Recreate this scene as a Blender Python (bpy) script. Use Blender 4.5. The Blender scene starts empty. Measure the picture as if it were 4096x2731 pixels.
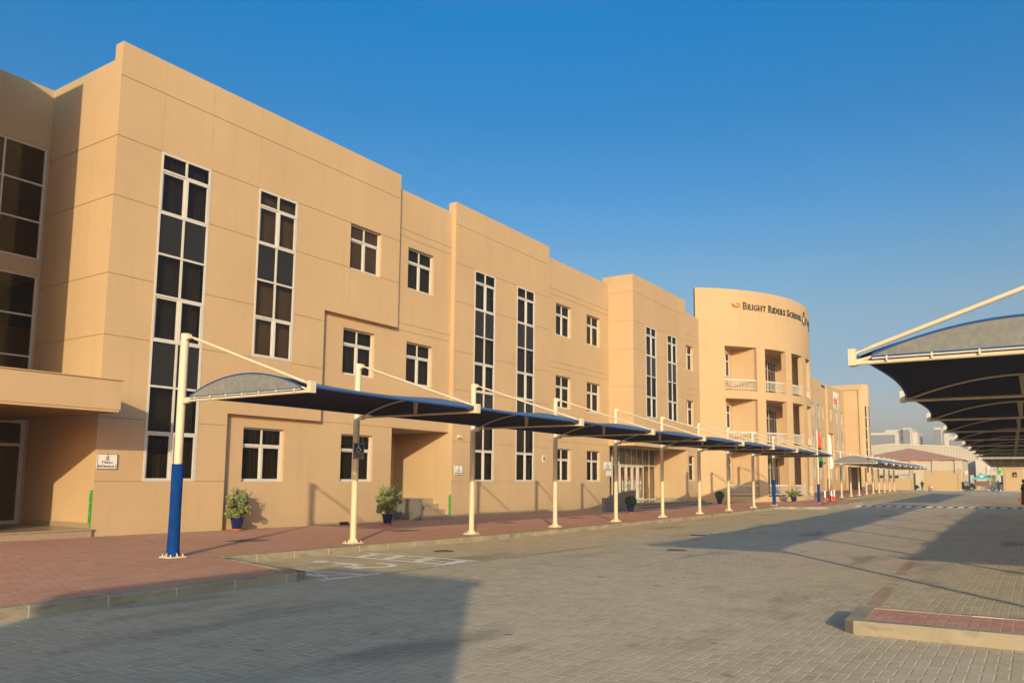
import bpy, bmesh, math, random
from mathutils import Vector, Matrix
random.seed(7)
S = bpy.context.scene
COL = S.collection
R = math.radians
pi = math.pi

# ------------------------------------------------------------------ camera
CAM = (19.3664, 0.0, 1.6)
yaw, pitch, roll = -0.569915, 0.110821, 0.0065815
f_px, cx, cy = 3122.28, 2133.15, 1566.53
fw = Vector((math.sin(yaw)*math.cos(pitch), math.cos(yaw)*math.cos(pitch), math.sin(pitch)))
rt = Vector((math.cos(yaw), -math.sin(yaw), 0)); up = rt.cross(fw)
c_, s_ = math.cos(roll), math.sin(roll)
rt2 = rt*c_ + up*s_; up2 = -rt*s_ + up*c_
cam = bpy.data.cameras.new('camera'); camo = bpy.data.objects.new('camera', cam); COL.objects.link(camo)
M = Matrix((rt2, up2, -fw)).transposed().to_4x4(); M.translation = CAM
camo.matrix_world = M
cam.sensor_fit = 'HORIZONTAL'; cam.sensor_width = 36.0
cam.lens = f_px/4096*36
cam.shift_x = -(cx-2048)/4096; cam.shift_y = (cy-1365.5)/4096
cam.clip_start = 0.1; cam.clip_end = 6000
S.camera = camo

# ------------------------------------------------------------------ light
SUN_EL = math.atan2(2.87, math.hypot(6.4, 8.92))
SUN_AZ = math.atan2(6.4, -8.92)            # clockwise from +Y
w = bpy.data.worlds.new("World"); S.world = w; w.use_nodes = True
nt = w.node_tree; bg = nt.nodes['Background']
sky = nt.nodes.new('ShaderNodeTexSky'); sky.sky_type = 'NISHITA'; sky.sun_disc = False
sky.sun_elevation = SUN_EL; sky.sun_rotation = SUN_AZ
sky.air_density = 1.0; sky.dust_density = 3.0; sky.ozone_density = 3.0; sky.altitude = 0
hs = nt.nodes.new('ShaderNodeHueSaturation'); hs.inputs['Saturation'].default_value = 1.25
nt.links.new(sky.outputs[0], hs.inputs['Color'])
# dusty Gulf air: greyer towards the horizon, deeper blue higher up
geo = nt.nodes.new('ShaderNodeNewGeometry'); sxyz = nt.nodes.new('ShaderNodeSeparateXYZ'); nt.links.new(geo.outputs['Incoming'], sxyz.inputs[0])
ng = nt.nodes.new('ShaderNodeMath'); ng.operation = 'MULTIPLY'; ng.inputs[1].default_value = -1; nt.links.new(sxyz.outputs[2], ng.inputs[0])
cr = nt.nodes.new('ShaderNodeValToRGB'); nt.links.new(ng.outputs[0], cr.inputs[0])
els = cr.color_ramp.elements
stops = [(0.0, (1.1, .90, 1.0)), (.06, (1.10, .80, .80)), (.14, (1.02, .77, .71)), (.20, (1.18, .86, .71)), (.26, (1.0, .90, .79)), (.33, (.66, .88, .89)), (.43, (.28, .84, .93)), (.53, (.0, .92, 1.06)), (.62, (.9, .94, 1.0)), (.75, (1.05, .97, 1.0))]
els[0].position = 0; els[0].color = (*stops[0][1], 1); els[1].position = .75; els[1].color = (1.05, .97, 1, 1)
stops = [(p_, tuple(v_*.87 for v_ in c3) if p_ < .6 else c3) for p_, c3 in stops]
for p_, c3 in stops[1:-1]: e_ = els.new(p_); e_.color = (*c3, 1)
mm = nt.nodes.new('ShaderNodeMix'); mm.data_type = 'RGBA'; mm.blend_type = 'MULTIPLY'; mm.inputs[0].default_value = 1
nt.links.new(hs.outputs[0], mm.inputs[6]); nt.links.new(cr.outputs[0], mm.inputs[7])
nt.links.new(mm.outputs[2], bg.inputs['Color']); bg.inputs['Strength'].default_value = 0.14
sl = bpy.data.lights.new('sun', 'SUN'); sl.energy = 2.95; sl.angle = R(0.6); sl.color = (1.0, 0.80, 0.48)
so = bpy.data.objects.new('sun', sl); COL.objects.link(so)
d = Vector((-6.4, 8.92, -2.87)).normalized()
so.rotation_euler = d.to_track_quat('-Z', 'Y').to_euler(); so.location = (40, -40, 40)
S.view_settings.view_transform = 'Standard'; S.view_settings.look = 'None'
S.view_settings.exposure = 0.64; S.view_settings.gamma = 1

# ------------------------------------------------------------------ node helpers
def newmat(name, col=(.5,.5,.5), rough=.6, metal=0, spec=None):
    m = bpy.data.materials.new(name); m.use_nodes = True
    b = m.node_tree.nodes['Principled BSDF']
    b.inputs['Base Color'].default_value = (*col, 1); b.inputs['Roughness'].default_value = rough
    b.inputs['Metallic'].default_value = metal
    if spec is not None: b.inputs['Specular IOR Level'].default_value = spec
    return m
class NT:
    def __init__(s, m): s.m = m; s.t = m.node_tree; s.b = s.t.nodes['Principled BSDF']
    def n(s, typ, **kw):
        x = s.t.nodes.new(typ)
        for k, v in kw.items(): setattr(x, k, v)
        return x
    def link(s, a, b): s.t.links.new(a, b)
    def put(s, sock, v):
        if hasattr(v, 'links') or hasattr(v, 'is_linked'): s.link(v, sock)
        else: sock.default_value = v
    def math(s, op, a, b=None, c=None):
        x = s.n('ShaderNodeMath', operation=op); s.put(x.inputs[0], a)
        if b is not None: s.put(x.inputs[1], b)
        if c is not None: s.put(x.inputs[2], c)
        return x.outputs[0]
    def pos(s):
        return s.n('ShaderNodeNewGeometry').outputs['Position']
    def obj(s):
        return s.n('ShaderNodeTexCoord').outputs['Object']
    def noise(s, scale, detail=3, vec=None, rough=.55, stretch=None):
        x = s.n('ShaderNodeTexNoise'); x.inputs['Scale'].default_value = scale
        x.inputs['Detail'].default_value = detail; x.inputs['Roughness'].default_value = rough
        v = vec if vec is not None else s.pos()
        if stretch:
            mp = s.n('ShaderNodeMapping'); mp.inputs['Scale'].default_value = stretch
            s.link(v, mp.inputs['Vector']); v = mp.outputs[0]
        s.link(v, x.inputs['Vector']); return x.outputs['Fac']
    def mix(s, f, a, b, blend='MIX'):
        x = s.n('ShaderNodeMix', data_type='RGBA', blend_type=blend)
        s.put(x.inputs[0], f)
        for sock, v in ((x.inputs[6], a), (x.inputs[7], b)):
            if isinstance(v, tuple): sock.default_value = (*v[:3], 1)
            else: s.link(v, sock)
        return x.outputs[2]
    def ramp(s, f, lo, hi):
        x = s.n('ShaderNodeMapRange', clamp=True); s.put(x.inputs[0], f)
        x.inputs[1].default_value = lo; x.inputs[2].default_value = hi; return x.outputs[0]
    def bump(s, h, dist=.01, strength=.5):
        x = s.n('ShaderNodeBump'); x.inputs['Strength'].default_value = strength
        x.inputs['Distance'].default_value = dist; s.put(x.inputs['Height'], h)
        s.link(x.outputs[0], s.b.inputs['Normal'])
def vary(name, col, rough=.6, amt=.12, scale=3., bump=None, metal=0, spec=None, stretch=None, dark=.75):
    m = newmat(name, col, rough, metal, spec); t = NT(m)
    n = t.noise(scale, 4, stretch=stretch)
    c = t.mix(t.ramp(n, .3, .7), tuple(x*(1-amt) for x in col), tuple(min(1, x*(1+amt)) for x in col))
    t.link(c, t.b.inputs['Base Color'])
    if bump: t.bump(t.noise(bump[0], 3), bump[1], bump[2])
    return m

# ------------------------------------------------------------------ materials
def stucco(name, col, streak=True):
    m = newmat(name, col, .9, 0, .25); t = NT(m)
    big = t.noise(.35, 4); fine = t.noise(9, 4)
    c = t.mix(t.ramp(big, .3, .7), tuple(x*.94 for x in col), tuple(x*1.05 for x in col))
    c = t.mix(t.math('MULTIPLY', t.ramp(fine, .35, .75), .12), c, tuple(x*.75 for x in col))
    if streak:   # dirt runs and a dusty foot
        st = t.noise(1.0, 5, stretch=(3.2, 3.2, .22), rough=.6)
        c = t.mix(t.math('MULTIPLY', t.ramp(st, .52, .78), .20), c, (.36, .24, .13))
        sx = t.n('ShaderNodeSeparateXYZ'); t.link(t.pos(), sx.inputs[0])
        ft = t.math('SUBTRACT', 1.0, t.ramp(t.math('ADD', sx.outputs[2], t.math('MULTIPLY', t.noise(2.2, 3), -.35)), .0, .35))
        c = t.mix(t.math('MULTIPLY', ft, .35), c, (.42, .32, .21))
    t.link(c, t.b.inputs['Base Color'])
    t.bump(t.noise(55, 3), .006, .35)
    return m
M_WALL = stucco('tan_stucco', (.515, .366, .216))
M_GATE = stucco('ochre_stucco', (.48, .34, .18))
M_GROOVE = newmat('groove_joint', (.36, .235, .125), .9)
M_WHITE = vary('white_frame', (.57, .55, .51), .45, .05, 4)
M_CREAM = vary('cream_paint', (.64, .55, .40), .5, .05, 3)
M_CREAM2 = vary('cream_render', (.50, .44, .33), .85, .05, .5)
M_WHITEW = vary('white_render', (.50, .47, .42), .8, .05, .6)
M_BLUE = vary('blue_foam', (.002, .042, .21), .8, .15, 6, spec=.15)
M_NAVY = newmat('navy_glaze', (.006, .014, .075), .18)
M_TERRA = vary('terracotta', (.42, .10, .035), .7, .1, 20)
M_BLACK = vary('black_rubber', (.02, .02, .02), .6, .2, 10)
M_DARK = newmat('dark_interior', (.035, .028, .022), .9)
M_LETTER = newmat('dark_lettering', (.05, .05, .055), .4)
M_GOLD = newmat('gold_metal', (.75, .42, .05), .35, .6)
M_GREEN = vary('green_paint', (.05, .28, .03), .5, .15, 20)
M_SIGNW = newmat('white_signboard', (.78, .76, .74), .35)
M_SIGNB = newmat('sign_blue', (.0, .07, .18), .5)  # blue dimmed, shade on the parking plate is in the colour
M_INK = newmat('sign_ink', (.06, .07, .09), .5)
M_RED = newmat('red_paint', (.62, .06, .03), .5)
M_GRN = newmat('flag_green', (.0, .28, .08), .6)
M_ORANGE = newmat('orange_red_plastic', (.72, .09, .03), .45)
M_REFL = newmat('white_reflective', (.8, .8, .78), .4)
M_STEEL = newmat('brushed_steel', (.6, .6, .58), .3, .9)
M_PAINT = vary('road_paint', (.86, .83, .76), .8, .15, 9)
def glass(name, tint, refl=.5, rough=.02):
    m = bpy.data.materials.new(name); m.use_nodes = True; t = m.node_tree
    t.nodes.remove(t.nodes['Principled BSDF']); out = t.nodes['Material Output']
    tr = t.nodes.new('ShaderNodeBsdfTransparent'); tr.inputs[0].default_value = (*tint, 1)
    gl = t.nodes.new('ShaderNodeBsdfGlossy'); gl.inputs['Roughness'].default_value = rough
    gl.inputs[0].default_value = (.9, .9, .9, 1)
    fr = t.nodes.new('ShaderNodeFresnel'); fr.inputs['IOR'].default_value = 1.45
    ad = t.nodes.new('ShaderNodeMath'); ad.operation = 'MULTIPLY_ADD'; t.links.new(fr.outputs[0], ad.inputs[0])
    ad.inputs[1].default_value = refl; ad.inputs[2].default_value = .012; ad.use_clamp = True
    mx = t.nodes.new('ShaderNodeMixShader'); t.links.new(ad.outputs[0], mx.inputs[0])
    t.links.new(tr.outputs[0], mx.inputs[1]); t.links.new(gl.outputs[0], mx.inputs[2])
    t.links.new(mx.outputs[0], out.inputs[0]); return m
M_GLASS = glass('tinted_glass', (.42, .39, .34))
M_GLASSC = glass('clear_glass', (.85, .80, .66), .6)
M_SPAN = newmat('grey_spandrel_glass', (.024, .023, .024), .12, 0, .3)
M_SPANG = newmat('green_spandrel_glass', (.085, .095, .065), .12, 0, .5)
def curtain():
    m = newmat('brown_curtain', (.26, .17, .10), .9); t = NT(m)
    sx = t.n('ShaderNodeSeparateXYZ'); t.link(t.pos(), sx.inputs[0])
    wv = t.math('SINE', t.math('MULTIPLY', sx.outputs[1], 62.))
    c = t.mix(t.ramp(wv, -1, 1), (.125, .105, .085), (.155, .13, .105)); t.link(c, t.b.inputs['Base Color'])
    return m
M_CURT = curtain()
def fabric(name, a, b, rough=.85, trans=0):
    m = newmat(name, a, rough, 0, .2); t = NT(m)
    n = t.noise(14, 5); n2 = t.noise(.8, 3)
    c = t.mix(t.ramp(n, .35, .65), a, b); c = t.mix(t.math('MULTIPLY', t.ramp(n2, .3, .8), .3), c, tuple(x*.7 for x in a))
    t.link(c, t.b.inputs['Base Color']); t.bump(t.noise(160, 2), .002, .3)
    return m
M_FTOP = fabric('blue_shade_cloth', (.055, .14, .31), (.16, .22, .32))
M_FUND = fabric('shaded_under_cloth', (.010, .014, .042), (.015, .020, .055))  # underside of the blue cloth, its shade painted in as near-black navy
M_FEND = fabric('grey_end_cloth', (.17, .185, .20), (.24, .235, .215))  # grey noise mix for the canopy end panels
M_HEM = newmat('blue_hem', (.01, .07, .26), .85)
def herring(name, base, joint, red=False, size=.1, run=False, ang=0., dirt=True, jw=.06, varamt=.25):
    """interlock pavers 2:1 laid in herringbone"""
    m = newmat(name, base, .88, 0, .25); t = NT(m)
    mp = t.n('ShaderNodeMapping'); mp.inputs['Scale'].default_value = (1/size,)*3
    mp.inputs['Rotation'].default_value = (0, 0, ang); t.link(t.pos(), mp.inputs['Vector'])
    sx = t.n('ShaderNodeSeparateXYZ'); t.link(mp.outputs[0], sx.inputs[0])
    X, Y = sx.outputs[0], sx.outputs[1]
    ix, iy = t.math('FLOOR', X), t.math('FLOOR', Y)
    fx, fy = t.math('SUBTRACT', X, ix), t.math('SUBTRACT', Y, iy)
    ox, oy = t.math('SUBTRACT', 1., fx), t.math('SUBTRACT', 1., fy)
    k = t.math('FLOORED_MODULO', t.math('SUBTRACT', ix, iy), 4.)
    def eq(v): return t.math('COMPARE', k, float(v), .4)
    k0, k1, k2, k3 = eq(0), eq(1), eq(2), eq(3)
    # distance to brick outline; add 9 where the side is open
    dl = t.math('MULTIPLY_ADD', k1, 9., fx); dr = t.math('MULTIPLY_ADD', k0, 9., ox)
    dt = t.math('MULTIPLY_ADD', k3, 9., oy); db = t.math('MULTIPLY_ADD', k2, 9., fy)
    dd = t.math('MINIMUM', t.math('MINIMUM', dl, dr), t.math('MINIMUM', dt, db))
    bx = t.math('SUBTRACT', ix, k1); by = t.math('ADD', iy, k3)
    cv = t.n('ShaderNodeCombineXYZ'); t.link(bx, cv.inputs[0]); t.link(by, cv.inputs[1])
    t.link(t.math('ADD', k0, k1), cv.inputs[2])
    wn = t.n('ShaderNodeTexWhiteNoise'); t.link(cv.outputs[0], wn.inputs[0])
    rnd = wn.outputs['Value']
    wob = t.math('MULTIPLY_ADD', t.noise(40, 2), .05, -.025)
    j = t.math('SUBTRACT', 1., t.ramp(t.math('ADD', dd, wob), jw*.55, jw*1.25))
    lo = tuple(x*(1-varamt) for x in base); hi = tuple(x*(1+varamt*.6) for x in base)
    c = t.mix(rnd, lo, hi)
    big = t.noise(.22, 5); med = t.noise(1.3, 5)
    if dirt:
        c = t.mix(t.math('MULTIPLY', t.ramp(med, .52, .75), .45), c, tuple(x*.55 for x in base))
    c = t.mix(t.math('MULTIPLY', t.ramp(t.noise(30, 3), .4, .7), .2), c, tuple(x*.7 for x in base))
    # sand dust veils both bricks and joints in patches
    jc = t.mix(t.ramp(t.noise(3, 3), .35, .7), joint, tuple(x*.6 for x in joint))
    c = t.mix(j, c, jc)
    c = t.mix(t.math('MULTIPLY', t.ramp(big, .42, .68), .4), c, tuple((x*.5+y*.5) for x, y in zip(base, joint)))
    if dirt:     # dark tyre and oil stains
        stn = t.noise(.55, 3, stretch=(1.6, .45, 1)); c = t.mix(t.math('MULTIPLY', t.ramp(stn, .58, .72), .42), c, (.07, .065, .06))
        sp = t.noise(2.6, 2); c = t.mix(t.math('MULTIPLY', t.ramp(sp, .71, .76), .55), c, (.05, .045, .04))
    t.link(c, t.b.inputs['Base Color'])
    t.bump(t.math('SUBTRACT', t.math('MULTIPLY', t.noise(60, 3), .25), j), .006, .55)
    return m
M_ROAD = herring('grey_pavers', (.54, .43, .285), (.76, .63, .43), jw=.085, varamt=.15)
M_SIDE = herring('red_pavers', (.52, .255, .17), (.66, .45, .33), dirt=False, varamt=.14, jw=.075)
M_SIDE2 = herring('island_red_pavers', (.58, .27, .20), (.56, .44, .32), dirt=False, varamt=.15, jw=.07)
def kerbmat():
    m = newmat('kerb_concrete', (.40, .33, .22), .9, 0, .2); t = NT(m)
    sx = t.n('ShaderNodeSeparateXYZ'); t.link(t.pos(), sx.inputs[0])
    c = t.mix(t.ramp(t.noise(1.5, 5), .3, .7), (.28, .24, .17), (.38, .33, .24))
    st = t.noise(2.2, 4, stretch=(1, .8, 3)); c = t.mix(t.math('MULTIPLY', t.ramp(st, .54, .68), .7), c, (.13, .12, .10))
    fr = t.math('FRACT', t.math('DIVIDE', sx.outputs[1], .9)); jt = t.math('LESS_THAN', fr, .018)
    c = t.mix(t.math('MULTIPLY', jt, .8), c, (.62, .55, .42))
    t.link(c, t.b.inputs['Base Color']); t.bump(t.noise(25, 4), .01, .4); return m
M_KERB = kerbmat()
M_CONC = vary('concrete_strip', (.44, .35, .25), .9, .12, 5)
M_GRANB = vary('beige_granite', (.33, .25, .18), .35, .35, 60)
M_GRANG = vary('grey_granite', (.17, .155, .14), .4, .3, 60)
M_TILE = None
def rooftile():
    m = newmat('red_roof_tiles', (.42, .18, .12), .85); t = NT(m)
    sx = t.n('ShaderNodeSeparateXYZ'); t.link(t.pos(), sx.inputs[0])
    wv = t.math('SINE', t.math('MULTIPLY', sx.outputs[2], 26.))
    c = t.mix(t.ramp(wv, -1, 1), (.40, .19, .13), (.50, .27, .19)); t.link(c, t.b.inputs['Base Color']); return m
M_TILE = rooftile()
def ribbed():
    m = newmat('ribbed_cladding', (.66, .60, .48), .6); t = NT(m)
    sx = t.n('ShaderNodeSeparateXYZ'); t.link(t.pos(), sx.inputs[0])
    wv = t.math('SINE', t.math('MULTIPLY', sx.outputs[0], 11.))
    c = t.mix(t.ramp(wv, -.2, .9), (.50, .46, .38), (.40, .36, .29)); t.link(c, t.b.inputs['Base Color']); return m
M_RIB = ribbed()
M_OFFG = newmat('office_glass', (.17, .18, .21), .7)
def leafmat(name, a, b):
    m = newmat(name, a, .6, 0, .3); t = NT(m)
    oi = t.noise(11, 2); c = t.mix(t.ramp(oi, .3, .7), a, b); t.link(c, t.b.inputs['Base Color']); return m
M_LEAF = leafmat('variegated_leaves', (.10, .14, .04), (.30, .32, .15))
M_LEAF2 = leafmat('boxwood_leaves', (.025, .075, .012), (.05, .13, .02))
M_LEAF3 = leafmat('palm_green_leaves', (.12, .20, .04), (.22, .28, .08))
M_BARK = newmat('brown_stem', (.12, .08, .05), .9)
M_SKIN = newmat('brown_skin', (.25, .13, .08), .6)
M_CLOTHB = newmat('black_cloth', (.012, .012, .014), .9)
M_CLOTHG = newmat('grey_cloth', (.25, .26, .30), .9)
M_CLOTHT = newmat('teal_cloth', (.02, .30, .25), .9)
M_VEST = newmat('lime_vest', (.20, .36, .03), .8)
M_REDB = newmat('red_leather', (.30, .02, .02), .5)
M_TEAL = newmat('turquoise_cloth', (.01, .40, .50), .7)
M_HAIR = newmat('black_hair', (.01, .01, .01), .7)
M_PLATE = vary('cast_iron', (.10, .08, .06), .8, .3, 20)

# ------------------------------------------------------------------ mesh builder
class MB:
    def __init__(s): s.v = []; s.f = []; s.mi = []; s.sm = []
    def face(s, pts, mi=0, sm=False):
        n = len(s.v); s.v += [tuple(p) for p in pts]; s.f.append(tuple(range(n, n+len(pts)))); s.mi.append(mi); s.sm.append(sm)
    def idx(s, verts, faces, mi=0, sm=False):
        n = len(s.v); s.v += [tuple(p) for p in verts]
        for f in faces: s.f.append(tuple(n+i for i in f)); s.mi.append(mi); s.sm.append(sm)
    def box(s, x0, y0, z0, x1, y1, z1, mi=0, bottom=True):
        v = [(x0,y0,z0),(x1,y0,z0),(x1,y1,z0),(x0,y1,z0),(x0,y0,z1),(x1,y0,z1),(x1,y1,z1),(x0,y1,z1)]
        f = [(4,5,6,7),(0,1,5,4),(1,2,6,5),(2,3,7,6),(3,0,4,7)]
        if bottom: f.append((3,2,1,0))
        s.idx(v, f, mi)
    def tube(s, p, r, n=12, mi=0, cap=True, sm=True):
        """p list of points, r radius or list"""
        p = [Vector(q) for q in p]
        if not isinstance(r, (list, tuple)): r = [r]*len(p)
        V = []; F = []
        t0 = (p[1]-p[0]).normalized(); a = Vector((0,0,1)) if abs(t0.z) < .9 else Vector((1,0,0))
        nx = t0.cross(a).normalized()
        for i, q in enumerate(p):
            t = (p[min(i+1, len(p)-1)]-p[max(i-1, 0)]).normalized()
            nx = (nx - t*nx.dot(t)).normalized(); ny = t.cross(nx)
            for j in range(n):
                an = 2*pi*j/n; V.append(q+(nx*math.cos(an)+ny*math.sin(an))*r[i])
        for i in range(len(p)-1):
            for j in range(n):
                k = (j+1) % n; F.append((i*n+j, i*n+k, (i+1)*n+k, (i+1)*n+j))
        s.idx(V, F, mi, sm)
        if cap:
            s.face([V[j] for j in range(n)][::-1], mi); s.face([V[(len(p)-1)*n+j] for j in range(n)], mi)
    def lathe(s, prof, n=24, c=(0,0,0), mi=0, sm=True):
        V = []; F = []
        for (r, z) in prof:
            for j in range(n):
                a = 2*pi*j/n; V.append((c[0]+r*math.cos(a), c[1]+r*math.sin(a), c[2]+z))
        for i in range(len(prof)-1):
            for j in range(n):
                k = (j+1) % n; F.append((i*n+j, i*n+k, (i+1)*n+k, (i+1)*n+j))
        s.idx(V, F, mi, sm)
    def prism(s, poly, off, mi=0):
        """poly list of 3d points, off extrude vector"""
        p = [Vector(q) for q in poly]; o = Vector(off); n = len(p)
        s.face(p, mi); s.face([q+o for q in p][::-1], mi)
        for i in range(n):
            k = (i+1) % n; s.face([p[i], p[i]+o, p[k]+o, p[k]], mi)
    def ball(s, c, r, n=12, m=8, mi=0, sc=(1,1,1)):
        V = []; F = []
        for i in range(m+1):
            th = pi*i/m
            for j in range(n):
                a = 2*pi*j/n; V.append((c[0]+r*sc[0]*math.sin(th)*math.cos(a), c[1]+r*sc[1]*math.sin(th)*math.sin(a), c[2]+r*sc[2]*math.cos(th)))
        for i in range(m):
            for j in range(n):
                k = (j+1) % n; F.append((i*n+j, (i+1)*n+j, (i+1)*n+k, i*n+k))
        s.idx(V, F, mi, True)
    def xf(s, fn): s.v = [tuple(fn(Vector(p))) for p in s.v]
    def build(s, name, mats, parent=None, loc=None, merge=False, recalc=True):
        me = bpy.data.meshes.new(name); me.from_pydata(s.v, [], s.f)
        if not isinstance(mats, (list, tuple)): mats = [mats]
        for m in mats: me.materials.append(m)
        me.polygons.foreach_set('material_index', s.mi); me.polygons.foreach_set('use_smooth', s.sm)
        if merge or recalc:
            bm = bmesh.new(); bm.from_mesh(me)
            if merge: bmesh.ops.remove_doubles(bm, verts=bm.verts, dist=1e-4)
            if recalc: bmesh.ops.recalc_face_normals(bm, faces=bm.faces)
            bm.to_mesh(me); bm.free()
        o = bpy.data.objects.new(name, me); COL.objects.link(o)
        if parent: o.parent = parent
        if loc: o.location = loc
        return o
def tag(o, label=None, cat=None, group=None, kind=None):
    if label: o['label'] = label
    if cat: o['category'] = cat
    if group: o['group'] = group
    if kind: o['kind'] = kind
    return o
def empty(name, loc=(0,0,0), rz=0, **kw):
    o = bpy.data.objects.new(name, None); COL.objects.link(o); o.location = loc; o.rotation_euler = (0,0,rz)
    o.empty_display_size = .2
    return tag(o, **kw)
KIDS = {}
def copy_tree(o, parent=None, name=None):
    c = o.copy(); COL.objects.link(c); c.parent = parent
    for ch in [x for x in bpy.data.objects if x.parent == o]: copy_tree(ch, c)
    return c
def dupmesh(o, loc, parent):
    c = o.copy(); COL.objects.link(c); c.parent = parent; c.location = loc
    for ch in [x for x in bpy.data.objects if x.parent == o]:
        d2 = ch.copy(); COL.objects.link(d2); d2.parent = c
    return c
FONT = None
def textmesh(txt, size=1, depth=.02, align='CENTER', sx=1.0, bold=0.0):
    cu = bpy.data.curves.new('t', 'FONT'); cu.body = txt; cu.size = size; cu.extrude = depth/2
    cu.align_x = align; cu.align_y = 'CENTER'; cu.resolution_u = 2; cu.offset = bold
    o = bpy.data.objects.new('t', cu); COL.objects.link(o)
    dg = bpy.context.evaluated_depsgraph_get(); me = o.evaluated_get(dg).to_mesh()
    v = [(p.co.x*sx, p.co.y, p.co.z) for p in me.vertices]; f = [tuple(p.vertices) for p in me.polygons]
    o.evaluated_get(dg).to_mesh_clear(); bpy.data.objects.remove(o); bpy.data.curves.remove(cu)
    return v, f

# ------------------------------------------------------------------ ground levels
GP = [(-80,.15),(8,.15),(13,.11),(18,.06),(24,.04),(36,.03),(42,.07),(48,.12),(66,.25),(80,.36),(95,.5),(104,.52),(125,.3),(150,.13),(185,.0),(240,-.2),(5000,-.3)]
def gs(y):
    for (a, za), (b, zb) in zip(GP, GP[1:]):
        if y <= b:
            t = max(0, min(1, (y-a)/(b-a))); return za+(zb-za)*t
    return GP[-1][1]
def gr(y): return gs(y)-.13

def sheet(name, polyfn, mat, y0, y1, step=1.0, dz=0., lvl=gr, thick=0, **kw):
    """strip between x=polyfn(y)[0] and [1], following the ground level"""
    mb = MB(); ys = []; y = y0
    while y < y1-1e-6: ys.append(y); y += step
    ys = sorted(set(ys+[p[0] for p in GP if y0 < p[0] < y1])); ys.append(y1); V = []; F = []
    for y in ys:
        a, b = polyfn(y); V += [(a, y, lvl(y)+dz), (b, y, lvl(y)+dz)]
    for i in range(len(ys)-1): F.append((2*i, 2*i+1, 2*i+3, 2*i+2))
    mb.idx(V, F); return tag(mb.build(name, mat), **kw)

# base ground to the horizon, road sheet, pavement
sx_ = sorted(set([-80, -20, 0, 400, 1000, 4000] + [p[0] for p in GP[1:-1]]))
mb = MB(); V = []; F = []
for y in sx_: V += [(-3000, y, gr(y)-.012), (3000, y, gr(y)-.012)]
for i in range(len(sx_)-1): F.append((2*i, 2*i+1, 2*i+3, 2*i+2))
mb.idx(V, F)
tag(mb.build('ground', vary('sandy_ground', (.36, .30, .21), .95, .15, .3)), kind='structure')
sheet('road', lambda y: (4.0, 60), M_ROAD, -20, 180, 3, kind='structure')
# kerb line of the pavement: x as function of y
def bulb(y):
    if y < 45.2: return 6.62
    if y < 47.2: t = (y-45.2)/2.; return 6.62+2.45*(3*t*t-2*t**3)
    if y < 58: return 9.07
    if y < 64: t = (y-58)/6.; return 9.07-2.45*(3*t*t-2*t**3)
    return 6.62
def pave_edge(y): return bulb(y)
def band(name, x0f, x1f, y0, y1, mat, z0off, z1off, step=.4, **kw):
    """solid kerb following ground, top with small chamfer"""
    mb = MB(); ys = []; y = y0
    while y < y1-1e-6: ys.append(y); y += step
    ys.append(y1); V = []; F = []; ch = .02
    for y in ys:
        a, b = x0f(y), x1f(y); t = gs(y)+z1off; l = gs(y)+z0off
        V += [(a, y, l), (a, y, t), (b-ch, y, t), (b, y, t-ch), (b, y, l)]
    n = 5
    for i in range(len(ys)-1):
        for j in range(n-1): F.append((i*n+j, i*n+j+1, (i+1)*n+j+1, (i+1)*n+j))
    F.append((4,3,2,1,0)); F.append(tuple((len(ys)-1)*n+j for j in range(5)))
    mb.idx(V, F, 0); return tag(mb.build(name, mat), **kw)
# pavement: wide part near the camera (out to x 9.6), narrow part along the bays
def swide(y):
    if y < 8.25: return 9.62
    if y < 9.15: return 9.62-(9.62-6.62)*((y-8.25)/.9)
    return pave_edge(y)
mbp = MB(); ys = sorted(set([-12, 0, 4, 6, 8, 8.25, 9.15] + [9.6+.7*i for i in range(0, 150)] + [p[0] for p in GP if 9 < p[0] < 114])); V = []; F = []
for y in ys: V += [(-4, y, gs(y)), (swide(y), y, gs(y))]
for i in range(len(ys)-1): F.append((2*i, 2*i+1, 2*i+3, 2*i+2))
mbp.idx(V, F); tag(mbp.build('pavement', M_SIDE), kind='structure')
tag(band('kerb', lambda y: 9.62, lambda y: 9.78, -12, 8.3, M_KERB, -.3, .004), kind='structure')
tag(band('kerb', lambda y: pave_edge(y), lambda y: pave_edge(y)+.17, 9.2, 114, M_KERB, -.3, .004), kind='structure')
# low flush kerb across the end of the wide pavement
mb = MB()
for (a, b) in (((9.78, 8.3), (9.62, 8.62)), ((9.62, 8.62), (6.6, 9.32))):
    a = Vector((*a, 0)); b = Vector((*b, 0)); dr = (b-a).normalized(); nr = Vector((dr.y, -dr.x, 0))*.15
    q = [a, b, b-nr, a-nr]
    mb.prism([(p.x, p.y, -.3) for p in q], (0, 0, .3+gs(8.6)-.01))
tag(mb.build('kerb', M_KERB), kind='structure')
# pale mortar strip at the wall foot
sheet('wall_foot_strip', lambda y: (0.0, .16), M_CONC, 10.37, 14.03, 1, .004, gs, kind='structure')

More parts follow.
